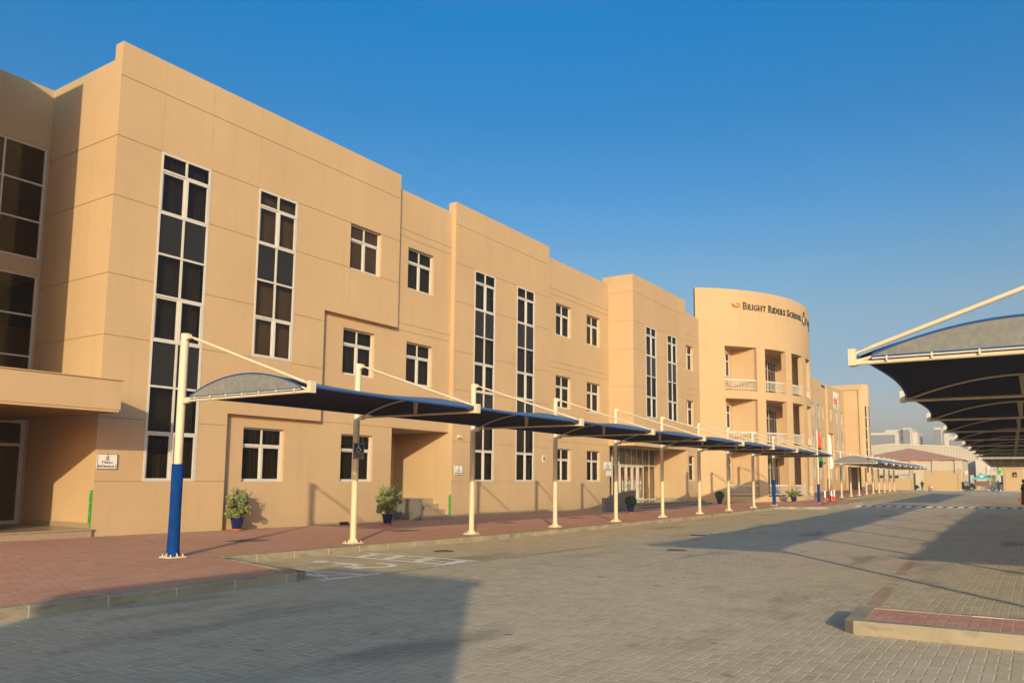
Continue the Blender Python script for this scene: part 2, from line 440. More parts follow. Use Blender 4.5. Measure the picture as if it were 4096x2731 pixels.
# raised island with red pavers at right
mb = MB(); X0, X1, Y0, Y1 = 17.58, 24.2, 8.84, 9.96
zi = gr(9.4)
def rot_is(p): 
    an = R(3.); c = Vector((17.58, 8.84, 0)); q = p-c; return Vector((c.x+q.x*math.cos(an)-q.y*math.sin(an), c.y+q.x*math.sin(an)+q.y*math.cos(an), p.z))
ring_o = [(X0+.10, Y0), (X1, Y0), (X1, Y1), (X0+.12, Y1), (X0, Y1-.10), (X0, Y0+.12)]
ring_i = [(X0+.22, Y0+.12), (X1-.1, Y0+.12), (X1-.1, Y1-.12), (X0+.22, Y1-.12), (X0+.2, Y1-.14), (X0+.2, Y0+.14)]
for i in range(6):
    k = (i+1) % 6; a, b = ring_o[i], ring_o[k]; ai, bi = ring_i[i], ring_i[k]; ht = zi+.145; ch = .018
    def inn(p, q, t=ch):  # toward inner
        v = Vector((q[0]-p[0], q[1]-p[1])); v = v.normalized()*t; return (p[0]+v.x, p[1]+v.y)
    ac, bc = inn(a, ai), inn(b, bi)
    mb.face([(a[0],a[1],zi-.2),(b[0],b[1],zi-.2),(b[0],b[1],ht-ch),(a[0],a[1],ht-ch)])
    mb.face([(a[0],a[1],ht-ch),(b[0],b[1],ht-ch),(bc[0],bc[1],ht),(ac[0],ac[1],ht)])
    mb.face([(ac[0],ac[1],ht),(bc[0],bc[1],ht),(bi[0],bi[1],ht),(ai[0],ai[1],ht)])
    mb.face([(ai[0],ai[1],ht),(bi[0],bi[1],ht),(bi[0],bi[1],ht-.02),(ai[0],ai[1],ht-.02)])
mb.xf(rot_is)
isl = empty('traffic_island', (0,0,0), label='raised concrete kerb island filled with red pavers at the lower right', cat='traffic island')
mb.build('kerb_ring', M_KERB, isl, merge=True)
mb = MB(); mb.face([(p[0], p[1], zi+.137) for p in ring_i]); mb.xf(rot_is); mb.build('paver_infill', M_SIDE2, isl)

# ------------------------------------------------------------------ road markings
def flat(name, polys, mat, dz=.005, **kw):
    mb = MB()
    for p in polys: mb.face([(q[0], q[1], gr(q[1])+dz) for q in p])
    o = mb.build(name, mat); return tag(o, **kw)
def bar(a, b, wd):
    a, b = Vector(a), Vector(b); dr = (b-a).normalized(); n = Vector((-dr.y, dr.x))*wd/2
    return [tuple(a-n), tuple(b-n), tuple(b+n), tuple(a+n)]
PX0, PX1 = 7.05, 10.0
polys = [bar((PX0, 11.66), (PX1, 11.66), .12), bar((PX0, 12.5), (PX1+.12, 12.56), .12), bar((PX1+.05, 11.2), (PX1+.05, 12.6), .14)]
for xx in (7.45, 8.15, 8.95, 9.75): polys.append(bar((xx, 12.45), (xx+.25, 11.7), .23))
polys += [bar((7.15, 12.08), (9.98, 12.1), .07)]
flat('bay_hatching', polys, M_PAINT, kind='structure')
flat('bay_hatching', [bar((8.75, 9.35), (9.98, 9.62), .11), bar((9.1, 9.05), (9.6, 8.95), .14), bar((9.35, 9.0), (9.95, 9.6), .10), bar((9.95, 8.62), (10.02, 9.85), .14), bar((6.72, 9.52), (7.6, 9.52), .08), bar((9.1, 9.3), (9.95, 8.8), .05)], M_PAINT, kind='structure')
# wheelchair symbol painted in the bay
mb = MB(); q = []
def ell(cx_, cy_, rx, ry, a0, a1, wd, n=26):
    out = []
    for i in range(n):
        t0 = a0+(a1-a0)*i/n; t1 = a0+(a1-a0)*(i+1)/n
        p = lambda t, r: (cx_+(rx+r)*math.cos(t), cy_+(ry+r)*math.sin(t))
        out.append([p(t0, -wd/2), p(t1, -wd/2), p(t1, wd/2), p(t0, wd/2)])
    return out
head = [[(7.78+.19*math.cos(2*pi*i/14), 10.6+.13*math.sin(2*pi*i/14)) for i in range(14)]]
q += ell(9.0, 10.72, .40, .36, R(-125), R(120), .14)
q += [bar((8.1, 10.62), (8.85, 10.66), .17), bar((8.5, 10.22), (8.5, 10.6), .10), bar((8.8, 10.72), (8.78, 10.28), .17), bar((8.78, 10.30), (9.28, 10.14), .16)]
flat('wheelchair_symbol', head+q, M_PAINT, kind='structure')
# worn red bay-line pavers
M_REDP = vary('worn_red_pavers', (.46, .30, .21), .9, .2, 8)
reds = []
for i in range(34):
    y = 9.9+.2*i
    if random.random() < .85: reds.append(bar((10.07, y), (10.07, y+.17), .09))
for i in range(60):
    y = 13.4+.22*i
    if random.random() < .55: reds.append(bar((10.1, y), (10.1, y+.17), .08))
for i in range(0, 46):
    y = 10.15+.2*i; xx = 17.47-.012*i
    if random.random() < .6: reds.append([(xx, y), (xx+.19, y), (xx+.19, y+.095), (xx, y+.095)])
flat('red_bay_line', reds, M_REDP, kind='structure')
# speed hump with alternating white and black blocks
wh = []; bl = []
for i in range(36):
    t0 = i*.62; ux, uy = .888, .46
    a = (9.75+ux*t0, 52.1+uy*t0*.5); b = (a[0]+ux*.36, a[1]+uy*.18)
    c2 = (a[0]+ux*.62, a[1]+uy*.31)
    for lst, p, r_ in ((wh, a, b), (bl, b, c2)):
        lst.append([(p[0], p[1]), (r_[0], r_[1]), (r_[0]+.25, r_[1]+1.), (p[0]+.25, p[1]+1.)])
sh = empty('speed_hump', (0,0,0), label='black and white striped speed hump crossing the far end of the car park', cat='speed hump')
for nm, l_, m_ in (('white_blocks', wh, M_PAINT), ('black_blocks', bl, M_BLACK)):
    mb = MB()
    for p in l_:
        z = gr(p[0][1]); v = [(p[0][0],p[0][1],z),(p[1][0],p[1][1],z),(p[2][0],p[2][1],z),(p[3][0],p[3][1],z)]
        mid0 = ((p[0][0]+p[3][0])/2, (p[0][1]+p[3][1])/2, z+.05); mid1 = ((p[1][0]+p[2][0])/2, (p[1][1]+p[2][1])/2, z+.05)
        mb.face([v[0], v[1], mid1, mid0]); mb.face([mid0, mid1, v[2], v[3]])
    mb.build(nm, m_, sh)
# manhole covers and oil stained patches
for (x, y, L_, W_, lv, lab) in ((3.75, 12.0, .75, .55, gs, 'square iron manhole cover on the red pavement opposite the first canopy post'),
        (3.7, 17.4, .75, .5, gs, 'square iron manhole cover on the red pavement before the second entrance'),
        (3.4, 23.1, .7, .5, gs, 'square iron manhole cover on the red pavement near the third canopy post'),
        (3.6, 27.85, .6, .5, gs, 'square iron manhole cover on the red pavement near the fourth canopy post')):
    mb = MB(); mb.box(-W_/2, -L_/2, 0, W_/2, L_/2, .012); mb.box(-W_/2-.04, -L_/2-.04, -.05, W_/2+.04, L_/2+.04, .006)
    for i in range(5): mb.box(-W_/2+.05, -L_/2+.08+i*L_/5.6, .012, W_/2-.05, -L_/2+.11+i*L_/5.6, .018)
    o = mb.build('manhole_cover', M_PLATE, loc=(x, y, lv(y))); tag(o, lab, 'manhole cover', 'manhole covers')
for (x, y, s2, lab) in ((8.1, 13.9, .42, 'round iron drain cover in the grey paving beside the hatched bay'), (12.1, 17.7, .45, 'round iron drain cover in the middle of the grey paving'), (10.6, 23.1, .5, 'round iron drain cover in the grey paving by the long canopy shadow')):
    mb = MB(); mb.lathe([(0, .012), (s2*.5, .012), (s2*.5, -.05)], 20); mb.lathe([(s2*.56, -.05), (s2*.56, .006), (s2*.5, .006)], 20)
    o = mb.build('drain_cover', M_PLATE, loc=(x, y, gr(y))); tag(o, lab, 'drain cover', 'drain covers')

# ------------------------------------------------------------------ school building
SB = empty('school_building', (0, 10, 0), label='long three storey tan rendered school with rounded balcony front', cat='school building')
def sbuild(mb, name, mats, **kw):
    mb.xf(lambda p: p-Vector((0, 10, 0)))
    return mb.build(name, mats, SB, recalc=False, **kw)
def PX(x): return lambda s, z, d_: (x-d_, s, z)
def PYf(y): return lambda s, z, d_: (s, y+d_, z)
TC = (-6.15, 58.9); TR = 11.65
def PC(s, z, d_):
    a = R(s); return (TC[0]+(TR-d_)*math.cos(a), TC[1]-(TR-d_)*math.sin(a), z)
GD, GW = .012, .018
def grid_wall(mb, mf, s0, s1, z0, z1, holes=(), hg=(), vg=(), extra=(), smooth=False, gws=None, capL=0, capR=0, capT=0):
    """holes (a,b,c,d,depth); hg (z,sa,sb); vg (s,za,zb)"""
    gws = gws or GW
    ss = {s0, s1}; zs = {z0, z1}
    for h in holes: ss |= {h[0], h[1]}; zs |= {h[2], h[3]}
    G = []
    for z, a, b in hg: G.append((a, b, z-GW/2, z+GW/2))
    for s, a, b in vg: G.append((s-gws*.28, s+gws*.28, a, b))
    for g in G: ss |= {g[0], g[1]}; zs |= {g[2], g[3]}
    ss |= set(extra)
    ss = sorted(x for x in ss if s0-1e-6 <= x <= s1+1e-6); zs = sorted(x for x in zs if z0-1e-6 <= x <= z1+1e-6)
    def uniq(l):
        o = [l[0]]
        for x in l[1:]:
            if x-o[-1] > 1e-5: o.append(x)
        return o
    ss = uniq(ss); zs = uniq(zs); ns, nz = len(ss)-1, len(zs)-1
    D = [[0]*nz for _ in range(ns)]; H = [[False]*nz for _ in range(ns)]
    for i in range(ns):
        sc = (ss[i]+ss[i+1])/2
        for j in range(nz):
            zc = (zs[j]+zs[j+1])/2
            for g in G:
                if g[0] < sc < g[1] and g[2] < zc < g[3]: D[i][j] = GD if g[3]-g[2] < .1 or gws > .04 else GD*.5
            for h in holes:
                if h[0] < sc < h[1] and h[2] < zc < h[3]: D[i][j] = h[4]; H[i][j] = True
    for i in range(ns):
        a, b = ss[i], ss[i+1]
        for j in range(nz):
            c, e = zs[j], zs[j+1]; dd = D[i][j]
            if not H[i][j]:
                mb.face([mf(a, c, dd), mf(b, c, dd), mf(b, e, dd), mf(a, e, dd)], 1 if dd > GD*.7 else 0, smooth and dd == 0)
            if i+1 < ns and abs(D[i+1][j]-dd) > 1e-6: 
                m_ = 1 if (not H[i][j] and not H[i+1][j] and max(dd, D[i+1][j]) > GD*.7) else 0
                mb.face([mf(b, c, dd), mf(b, c, D[i+1][j]), mf(b, e, D[i+1][j]), mf(b, e, dd)], m_)
            if j+1 < nz and abs(D[i][j+1]-dd) > 1e-6:
                m_ = 1 if (not H[i][j] and not H[i][j+1]) else 0
                mb.face([mf(a, e, dd), mf(b, e, dd), mf(b, e, D[i][j+1]), mf(a, e, D[i][j+1])], m_)
        if capT: mb.face([mf(a, z1, 0), mf(b, z1, 0), mf(b, z1, capT), mf(a, z1, capT)])
    if capL:
        mb.face([mf(s0, z0, 0), mf(s0, z0, capL), mf(s0, z1, capL), mf(s0, z1, 0)])
    if capR:
        mb.face([mf(s1, z0, 0), mf(s1, z0, capR), mf(s1, z1, capR), mf(s1, z1, 0)])
WM = [M_WALL, M_GROOVE]
ZB = -.4
HT, HM = 12.84, 12.42
mb = MB()
# block 1 -- main front plane with stepped cut-outs
RV = .17
def stripv(a, b, z0, z1): return (a, b, z0, z1, .06)
def win(a, z, w_=1.5, h_=1.6): return (a, a+w_, z, z+h_, RV)
h1 = [stripv(11.6, 13.1, 1.47, 10.29), stripv(14.75, 16.22, 5.16, 10.29), win(18.54, 8.71, 1.5, 1.6),
      (14.03, 21.0, ZB, 3.4, .2), (17.5, 21.0, ZB, 7.06, .2)]
hg1 = [(11.92, 10.37, 21.0), (10.3, 10.37, 11.6), (10.3, 13.1, 14.75), (10.3, 16.22, 18.54), (10.3, 20.04, 21), (8.72, 10.37, 11.6), (8.72, 13.1, 14.75), (8.72, 16.22, 18.54), (8.72, 20.04, 21),
       (6.69, 10.37, 11.6), (6.69, 13.1, 14.75), (6.69, 16.22, 17.5), (5.12, 10.37, 11.6), (5.12, 13.1, 14.75), (5.12, 16.22, 17.5), (3.05, 10.37, 11.6), (3.05, 13.1, 14.03), (1.47, 10.37, 11.6), (1.47, 13.1, 14.03)]
vg1 = [(s, 10.31, HT) for s in (11.6, 13.1, 14.75, 16.22, 18.54, 20.04)] + [(14.76, 3.4, 5.16), (16.21, 3.4, 5.16), (18.54, 7.06, 8.7), (20.04, 7.06, 8.7)]
grid_wall(mb, PX(0), 10.37, 21.0, ZB, HT, h1, hg1, vg1, capT=.35)
mb.face([(0, 21, 7.06), (-.35, 21, 7.06), (-.35, 21, HT), (0, 21, HT)])
mb.face([(-.35, 10.37, HM), (-.35, 21, HM), (-.35, 21, HT), (-.35, 10.37, HT)])
# block 1 left return, facing the entrance court (with the deep entrance side below)
ret_g = [(10.3, -3.45, 0), (8.72, -3.45, 0), (6.69, -3.45, 0), (5.12, -3.45, 0)]
grid_wall(mb, PYf(10.37), -3.45, 0, ZB, HM, [], ret_g)
mb.face([(0, 10.37, HM), (-.35, 10.37, HM), (-.35, 10.37, HT), (0, 10.37, HT)])
# main wall, first run
h2 = [win(14.74, 1.46), win(18.6, 1.46), win(18.54, 5.08), win(21.72, 5.08), win(21.7, 8.7), (21.04, 24.3, ZB, 3.4, .25)]
hg2 = [(10.92, 21.0, 24.3), (10.64, 21, 24.3), (7.32, 21, 24.3), (7.05, 21, 24.3), (3.41, 17.5, 24.3)]
grid_wall(mb, PX(-.2), 14.03, 24.3, ZB, HM, h2, hg2, capT=.35)
# block 2
h3 = [stripv(25.62, 27.12, 1.47, 10.29), stripv(28.8, 30.3, 1.47, 10.29)]
hg3 = [(11.92, 24.3, 31.6)]
for z in (10.3, 8.72, 6.69, 5.12, 3.05, 1.47): hg3 += [(z, 24.3, 25.62), (z, 27.12, 28.8), (z, 30.3, 31.6)]
vg3 = [(s, 10.31, HT) for s in (25.62, 27.12, 28.8, 30.3)]
grid_wall(mb, PX(0), 24.3, 31.6, ZB, HT, h3, hg3, vg3, capL=.38, capR=.38, capT=.38)
mb.face([(-.38, 24.3, HM), (-.38, 31.6, HM), (-.38, 31.6, HT), (-.38, 24.3, HT)])
# main wall, second run
h4 = [win(32.57, z) for z in (1.47, 5.07, 8.68)] + [win(35.73, z) for z in (1.47, 5.07, 8.68)]
hg4 = [(z, 31.6, 38.3) for z in (10.92, 10.65, 7.3, 7.03, 3.42)]
grid_wall(mb, PX(-.2), 31.6, 38.3, ZB, HM, h4, hg4, capT=.35, capR=.3)
# block 3 standing out over the reception recess
h5 = [stripv(39.87, 41.36, 5.03, 10.22), stripv(42.95, 44.37, 5.03, 10.22)]
hg5 = [(11.86, 38.25, 45.9)]
for z in (10.25, 8.68, 6.65, 5.03): hg5 += [(z, 38.25, 39.87), (z, 41.36, 42.95), (z, 44.37, 45.9)]
vg5 = [(s, 10.26, HT) for s in (39.87, 41.36, 42.95, 44.37)]
grid_wall(mb, PX(1.3), 38.25, 45.9, 3.42, HT, h5, hg5, vg5, capT=.35, capR=1.0)
grid_wall(mb, PYf(38.25), -.55, 1.3, 3.42, HT, [], [(z, -.55, 1.3) for z in (11.86, 10.25, 8.68, 6.65, 5.03)])
mb.face([(-.55, 38.25, HT), (1.3, 38.25, HT), (1.3, 38.6, HT), (-.55, 38.6, HT)])
mb.face([(-.85, 38.25, 3.42), (1.3, 38.25, 3.42), (1.3, 45.9, 3.42), (-.85, 45.9, 3.42)])          # soffit
mb.face([(.95, 38.25, HM), (.95, 45.9, HM), (.95, 45.9, HT), (.95, 38.25, HT)])
grid_wall(mb, PYf(45.9), -.85, 1.3, ZB, 3.42); mb.face([(1.3, 45.9, ZB), (.8, 45.9, ZB), (.8, 45.9+.5, ZB), (1.3, 45.9+.5, ZB)])
mb.face([(1.3, 45.9, ZB), (1.3, 46.15, ZB), (1.3, 46.15, 3.42), (1.3, 45.9, 3.42)]); mb.face([(1.3, 46.15, ZB), (.8, 46.15, ZB), (.8, 46.15, 3.42), (1.3, 46.15, 3.42)])
# wall beyond block 3
h6 = [win(46.93, z) for z in (1.52, 5.08, 8.66)]
grid_wall(mb, PX(.8), 45.9, 49.6, ZB, 12.38, h6, [(z, 45.9, 49.6) for z in (10.97, 10.62, 7.44, 7.07, 3.45)], capT=.35)
# left wing behind the entrance canopy and the block left of it
h0 = [(7.15, 10.32, 7.48, 10.66, .05), (7.15, 10.32, 3.3, 7.03, .05), (7.3, 10.32, .33, 3.08, .1)]
grid_wall(mb, PX(-3.45), 6.5, 10.37, ZB, HM, h0, capT=.35)
mb.face([(-3.5, 10.37, HM), (-3.85, 10.37, HM), (-3.85, 6.5, HM), (-3.5, 6.5, HM)])
mb.box(-3.6, -6, ZB, .45, 7.1, 13.25)
# entrance 2 recess
grid_wall(mb, PYf(24.3), -3.05, -.38, ZB, 3.4)
mb.face([(-3.05, 21.04, ZB), (-.45, 21.04, ZB), (-.45, 21.04, 3.4), (-3.05, 21.04, 3.4)])
mb.face([(-3.05, 21.04, 3.4), (-.45, 21.04, 3.4), (-.45, 24.3, 3.4), (-3.05, 24.3, 3.4)])
grid_wall(mb, PX(-3.05), 21.04, 24.3, ZB, 3.4, [(21.2, 24.1, .8, 3.3, .1)])
# far facade beyond the rounded front
FZ = lambda z: 1.6+(z-1.6)*.96
FT, FM = 12.4, 11.98
hf = [stripv(83.77, 85.0, 1.8, 9.93), stripv(86.5, 87.8, 1.8, 9.93)]
hgf = [(11.35, 70, 89)]
for z in (9.95, 8.44, 6.5, 4.98, 3.0, 1.8): hgf += [(z, 70, 83.77), (z, 85.0, 86.5), (z, 87.8, 89)]
grid_wall(mb, PX(0), 68, 89, ZB, FT, hf, hgf, capR=.35, capT=.35)
mb.face([(-.35, 68, FM), (-.35, 89, FM), (-.35, 89, FT), (-.35, 68, FT)])
hq = [(89.35, 90.6, 8.4, 9.85, RV), (89.35, 90.6, 5.1, 6.5, RV), (89.2, 91.5, ZB, 3.56, .2), (93.0, 94.0, 1.75, 3.2, RV), (95.85, 96.85, 1.75, 3.2, RV)]
grid_wall(mb, PX(-.2), 89, 97.6, ZB, FM, hq, [(z, 89, 91.8) for z in (10.5, 10.2)])
mb.box(-1.6, 89, ZB, -1.5, 91.8, 3.6); mb.face([(-1.5, 91.5, ZB), (-.4, 91.5, ZB), (-.4, 91.5, 3.56), (-1.5, 91.5, 3.56)])
mb.face([(-1.5, 89.2, 3.56), (-.4, 89.2, 3.56), (-.4, 91.5, 3.56), (-1.5, 91.5, 3.56)])
h8 = [stripv(95.8, 96.95, 4.98, 9.86), stripv(98.45, 99.65, 1.8, 9.86), (92.62, 93.65, 8.4, 9.87, RV), (91.8, 97.6, ZB, 3.5, .2), (91.8, 94.6, ZB, 6.95, .2)]
hg8 = [(11.35, 91.8, 101)]
for z in (9.95, 8.44): hg8 += [(z, 91.8, 92.62), (z, 93.65, 95.8), (z, 96.95, 98.45), (z, 99.65, 101)]
grid_wall(mb, PX(.02), 91.8, 101, ZB, FT, h8, hg8, capL=.25, capT=.35)
# rounded-corner end block facing us
grid_wall(mb, PYf(101.0), -5, 2.0, ZB, 12.62, [(.15, 1.85, ZB, 3.26, .35)], [(12.2, -5, 2), (8.4, 0, 2)], capT=0)
grid_wall(mb, PYf(100.86), -5, 2.05, 12.62, 13.27, capT=.5)
mb.face([(-5, 100.86, 12.62), (2.05, 100.86, 12.62), (2.05, 101.0, 12.62), (-5, 101.0, 12.62)])
mb.face([(-5, 104, ZB), (2.0, 104, ZB), (2.0, 104, 3.3), (-5, 104, 3.3)]); mb.face([(.15, 101.35, 3.26), (1.85, 101.35, 3.26), (1.85, 104, 3.26), (.15, 104, 3.26)])
sbuild(mb, 'wall', WM)
# rounded corner of the end block
mb = MB(); V = []; N = 14
def rc(t): a = R(-90+150*t/N); return (1.7+1.05*math.cos(a), 101.9+1.05*math.sin(a))
for t in range(N):
    a, b = rc(t), rc(t+1)
    zt = 13.27
    mb.face([(a[0], a[1], ZB), (b[0], b[1], ZB), (b[0], b[1], zt), (a[0], a[1], zt)], 0, True)
le = rc(N)
mb.face([(*le, ZB), (-3, 108, ZB), (-3, 108, 13.27), (*le, 13.27)])
mb.face([(-5, 100.9, 13.26)] + [(1.7, 100.9, 13.26)] + [(*rc(t), 13.26) for t in range(1, N+1)] + [(-3, 108, 13.26), (-5, 108, 13.26)])
sbuild(mb, 'corner_wall', [M_WALL])
# corner strip windows of the end block
for (t0, t1) in ((3.6, 4.9), (6.7, 7.4)):
    a, b = rc(t0), rc(t1); off = .03
    mb = MB(); g2 = MB()
    ca = Vector((1.7, 101.9)); 
    def o2(p, k): v = (Vector(p)-ca).normalized(); return (p[0]+v.x*k, p[1]+v.y*k)
    aa, bb = o2(a, .03), o2(b, .03); a3, b3 = o2(a, .045), o2(b, .045)
    g2.face([(aa[0], aa[1], 2.5), (bb[0], bb[1], 2.5), (bb[0], bb[1], 10.68), (aa[0], aa[1], 10.68)])
    for z in (2.5, 3.9, 5.3, 6.5, 7.85, 9.2, 10.62): mb.face([(a3[0], a3[1], z), (b3[0], b3[1], z), (b3[0], b3[1], z+.09), (a3[0], a3[1], z+.09)])
    dx, dy = (b3[0]-a3[0])*.16, (b3[1]-a3[1])*.16
    for (p, q_) in ((b3, (b3[0]-dx*1.6, b3[1]-dy*1.6)),): mb.face([(p[0], p[1], 2.5), (q_[0], q_[1], 2.5), (q_[0], q_[1], 10.7), (p[0], p[1], 10.7)])
    fr = sbuild(mb, 'window', M_WHITE); g2.xf(lambda p: p-Vector((0, 10, 0))); g2.build('pane', M_SPAN, fr, recalc=False)
# rounded balcony front
mb = MB(); OP = [(32.15, 44.5), (17.5, 28.35), (4.0, 13.5), (-9.5, -.2), (-23.5, -13.5), (-38, -27.5)]
FL = [(7.6, 10.6, 8.39), (4.05, 7.05, 4.85), (.5, 3.5, 1.3)]
hc = [(a, b, z0, z1, .35) for a, b in OP for z0, z1, _ in FL]
grid_wall(mb, PC, -54.5, 54.5, ZB, 14.53, hc, [], [(38.15, 10.6, 14.53), (22.5, 10.6, 14.53)], extra=[-54.5+i for i in range(110)], smooth=True, gws=.06, capT=.35, capL=.35, capR=.35)
grid_wall(mb, lambda s, z, d_: PC(s, z, .35), -54.5, 54.5, 10.7, 14.53, [], extra=[-54.5+2*i for i in range(55)], smooth=True)
sbuild(mb, 'rounded_wall', WM)
mb = MB()
def arc(r_, n=40): return [PC(54.5-109*i/n, 0, TR-r_) for i in range(n+1)]
for (z0, z1) in ((ZB, .46), (3.5, 4.02), (7.05, 7.57), (10.6, 11.1)):
    poly = [(p[0], p[1], z0) for p in arc(TR-.3)] + [(-.5, 68.0, z0), (-.5, 49.7, z0)]
    mb.prism(poly, (0, 0, z1-z0))
for z0, z1, _ in FL:
    mb.box(1.7, 52.45, z0-.03, 1.92, 52.75, z1); mb.box(1.7, 50.95, z0-.03, 1.92, 52.45, z0+1.05); mb.box(1.7, 50.95, z0+2.66, 1.92, 52.45, z1)
    mb.box(1.7, 52.75, z0-.03, 3.5, 52.9, z1)
    mb.box(3.15, 52.9, z0-.03, 3.3, 56.2, z1); mb.box(3.15, 56.2, z0+2.75, 3.3, 59.05, z1); mb.box(3.15, 59.05, z0-.03, 3.3, 59.2, z1)
    mb.box(3.15, 59.2, z0-.03, 5.1, 59.4, z1); mb.box(2.3, 59.4, z0-.03, 2.5, 67, z1)
sbuild(mb, 'balcony_slab_and_back_wall', [M_WALL])
# flat roofs, back wall and ends that close the volume
mb = MB()
mb.face([(-.4, 10.4, 12.3), (-14, 10.4, 12.3), (-14, 101, 12.3), (-.4, 101, 12.3)])
mb.face([(.95, 38.3, 12.32), (-.5, 38.3, 12.32), (-.5, 46, 12.32), (.95, 46, 12.32)])
mb.face([(.5, 45.9, 12.28), (-.5, 45.9, 12.28), (-.5, 49.8, 12.28), (.5, 49.8, 12.28)])
mb.face([(-3.6, 10.45, 12.3), (-14, 10.45, 12.3), (-14, -6, 12.3), (-3.6, -6, 12.3)])
mb.face([(p[0], p[1], 12.3) for p in arc(TR-.4)] + [(-.4, 68, 12.3), (-.4, 49.7, 12.3)])
sbuild(mb, 'roof', [M_CONC])
mb = MB(); mb.face([(-14, -6, ZB), (-14, 108, ZB), (-14, 108, 12.3), (-14, -6, 12.3)]); mb.face([(-14, 108, ZB), (-3, 108, ZB), (-3, 108, 12.5), (-14, 108, 12.5)])
mb.face([(-1.4, 10.42, 0), (-1.4, 100, 0), (-1.4, 100, 12.2), (-1.4, 10.42, 12.2)]) if False else None
sbuild(mb, 'back_wall', [M_WALL])
# floors inside, so upper rooms are separate
mb = MB()
for z in (3.9, 7.5): mb.box(-13.5, 11, z-.2, -.75, 49, z)
sbuild(mb, 'floor_slab', [M_DARK])

# ---- windows
def rail(mb, y0, z0, y1, z1, x0, x1, mi=0): mb.box(x0, y0, z0, x1, y1, z1, mi)
def make_window(w_=1.5, h_=1.6, curtain_=True):
    f = MB(); t = .05; xf, xb = 0, -.06
    rail(f, 0, 0, w_, t, xb, xf); rail(f, 0, h_-t, w_, h_, xb, xf); rail(f, 0, t, t, h_-t, xb, xf); rail(f, w_-t, t, w_, h_-t, xb, xf)
    zt = h_*.67
    rail(f, t, zt-.03, w_-t, zt+.045, xb, xf+.004); rail(f, w_/2-.03, t, w_/2+.03, zt-.03, xb, xf+.002); rail(f, w_/2-.02, zt+.045, w_/2+.02, h_-t, xb, xf-.004)
    # sliding sashes
    for a, b, o_ in ((t, w_/2-.03, -.03), (w_/2+.03, w_-t, -.006)):
        s_ = .035
        rail(f, a, t, b, t+s_, xb+.005, o_); rail(f, a, zt-.03-s_, b, zt-.03, xb+.005, o_)
        rail(f, a, t+s_, a+s_, zt-.03-s_, xb+.005, o_); rail(f, b-s_, t+s_, b, zt-.03-s_, xb+.005, o_)
    fo = f.build('window', M_WHITE, SB)
    g = MB(); g.face([(-.045, t, t), (-.045, w_-t, t), (-.045, w_-t, h_-t), (-.045, t, h_-t)]); g.build('pane', M_GLASS, fo, recalc=False)
    if curtain_:
        c = MB(); n = 60; 
        V = []
        for i in range(n+1):
            y = .03+(w_-.06)*i/n; x = -.20+.018*math.sin(i*1.9)+.01*math.sin(i*.7); V += [(x, y, .02), (x, y, h_-.02)]
        c.idx(V, [(2*i, 2*i+2, 2*i+3, 2*i+1) for i in range(n)], 0, True); c.build('curtain', M_CURT, fo, recalc=False)
    return fo
def strip_window(w_, zs, kinds, x=0):
    """zs ascending; kinds per segment: f fixed glass, s slider, p spandrel"""
    f = MB(); g = MB(); sp = MB(); c = MB(); t = .055; xb, xf = -.05, .012; z0 = zs[0]; H_ = zs[-1]-z0
    rail(f, 0, 0, t, H_, xb, xf); rail(f, w_-t, 0, w_, H_, xb, xf); rail(f, t, 0, w_-t, t, xb, xf); rail(f, t, H_-t, w_-t, H_, xb, xf)
    for z in zs[1:-1]: rail(f, t, z-z0-.028, w_-t, z-z0+.028, xb, xf+.002)
    rail(f, w_/2-.025, t, w_/2+.025, H_-t, xb, xf-.003)
    for (a, b, k) in zip(zs, zs[1:], kinds):
        a -= z0; b -= z0; a2 = a+.028; b2 = b-.028
        if k == 's':
            s_ = .05
            for (p, q, o_) in ((t, w_/2-.025, -.012), (w_/2+.025, w_-t, .018)):
                rail(f, p, a2, q, a2+s_, xb+.004, o_); rail(f, p, b2-s_, q, b2, xb+.004, o_)
                rail(f, p, a2+s_, p+s_*.8, b2-s_, xb+.004, o_); rail(f, q-s_*.8, a2+s_, q, b2-s_, xb+.004, o_)
        tgt = sp if k == 'p' else g
        tgt.face([(-.03, t, a), (-.03, w_-t, a), (-.03, w_-t, b), (-.03, t, b)])
        if k != 'p':
            n = 54; V = []
            for i in range(n+1):
                y = .03+(w_-.06)*i/n; xx = -.22+.018*math.sin(i*1.9+a); V += [(xx, y, a), (xx, y, b)]
            c.idx(V, [(2*i, 2*i+2, 2*i+3, 2*i+1) for i in range(n)], 0, True)
    fo = f.build('window', M_WHITE, SB)
    g.build('pane', M_GLASS, fo, recalc=False)
    if sp.f: sp.build('spandrel_pane', M_SPAN, fo, recalc=False)
    c.build('curtain', M_CURT, fo, recalc=False)
    return fo
def place(o, x, y, z): o.location = (x, y-10, z); return o
W0 = place(make_window(), -.2-.115, 14.74, 1.46); first = True
for (x, y, z) in [(-.2, 18.6, 1.46), (-.2, 18.54, 5.08), (-.2, 21.72, 5.08), (-.2, 21.7, 8.7), (0, 18.54, 8.71)] + \
    [(-.2, 32.57, z) for z in (1.47, 5.07, 8.68)] + [(-.2, 35.73, z) for z in (1.47, 5.07, 8.68)] + [(.8, 46.93, z) for z in (1.52, 5.08, 8.66)] + \
    [(2.0, 50.95, z) for z in (1.55, 5.1, 8.65)]:
    place(dupmesh(W0, (0,0,0), SB), x-.115, y, z)
ZS = [1.47, 2.74, 3.95, 5.16, 6.38, 7.5, 8.62, 9.8, 10.29]; KD = 'sfpsfpsf'
Z2 = ZS[3:]; K2 = KD[3:]
A1 = place(strip_window(1.5, ZS, KD), 0, 11.6, 1.47)
for y in (25.62, 28.8): place(dupmesh(A1, (0,0,0), SB), 0, y, 1.47)
place(strip_window(1.47, Z2, K2), 0, 14.75, 5.16)
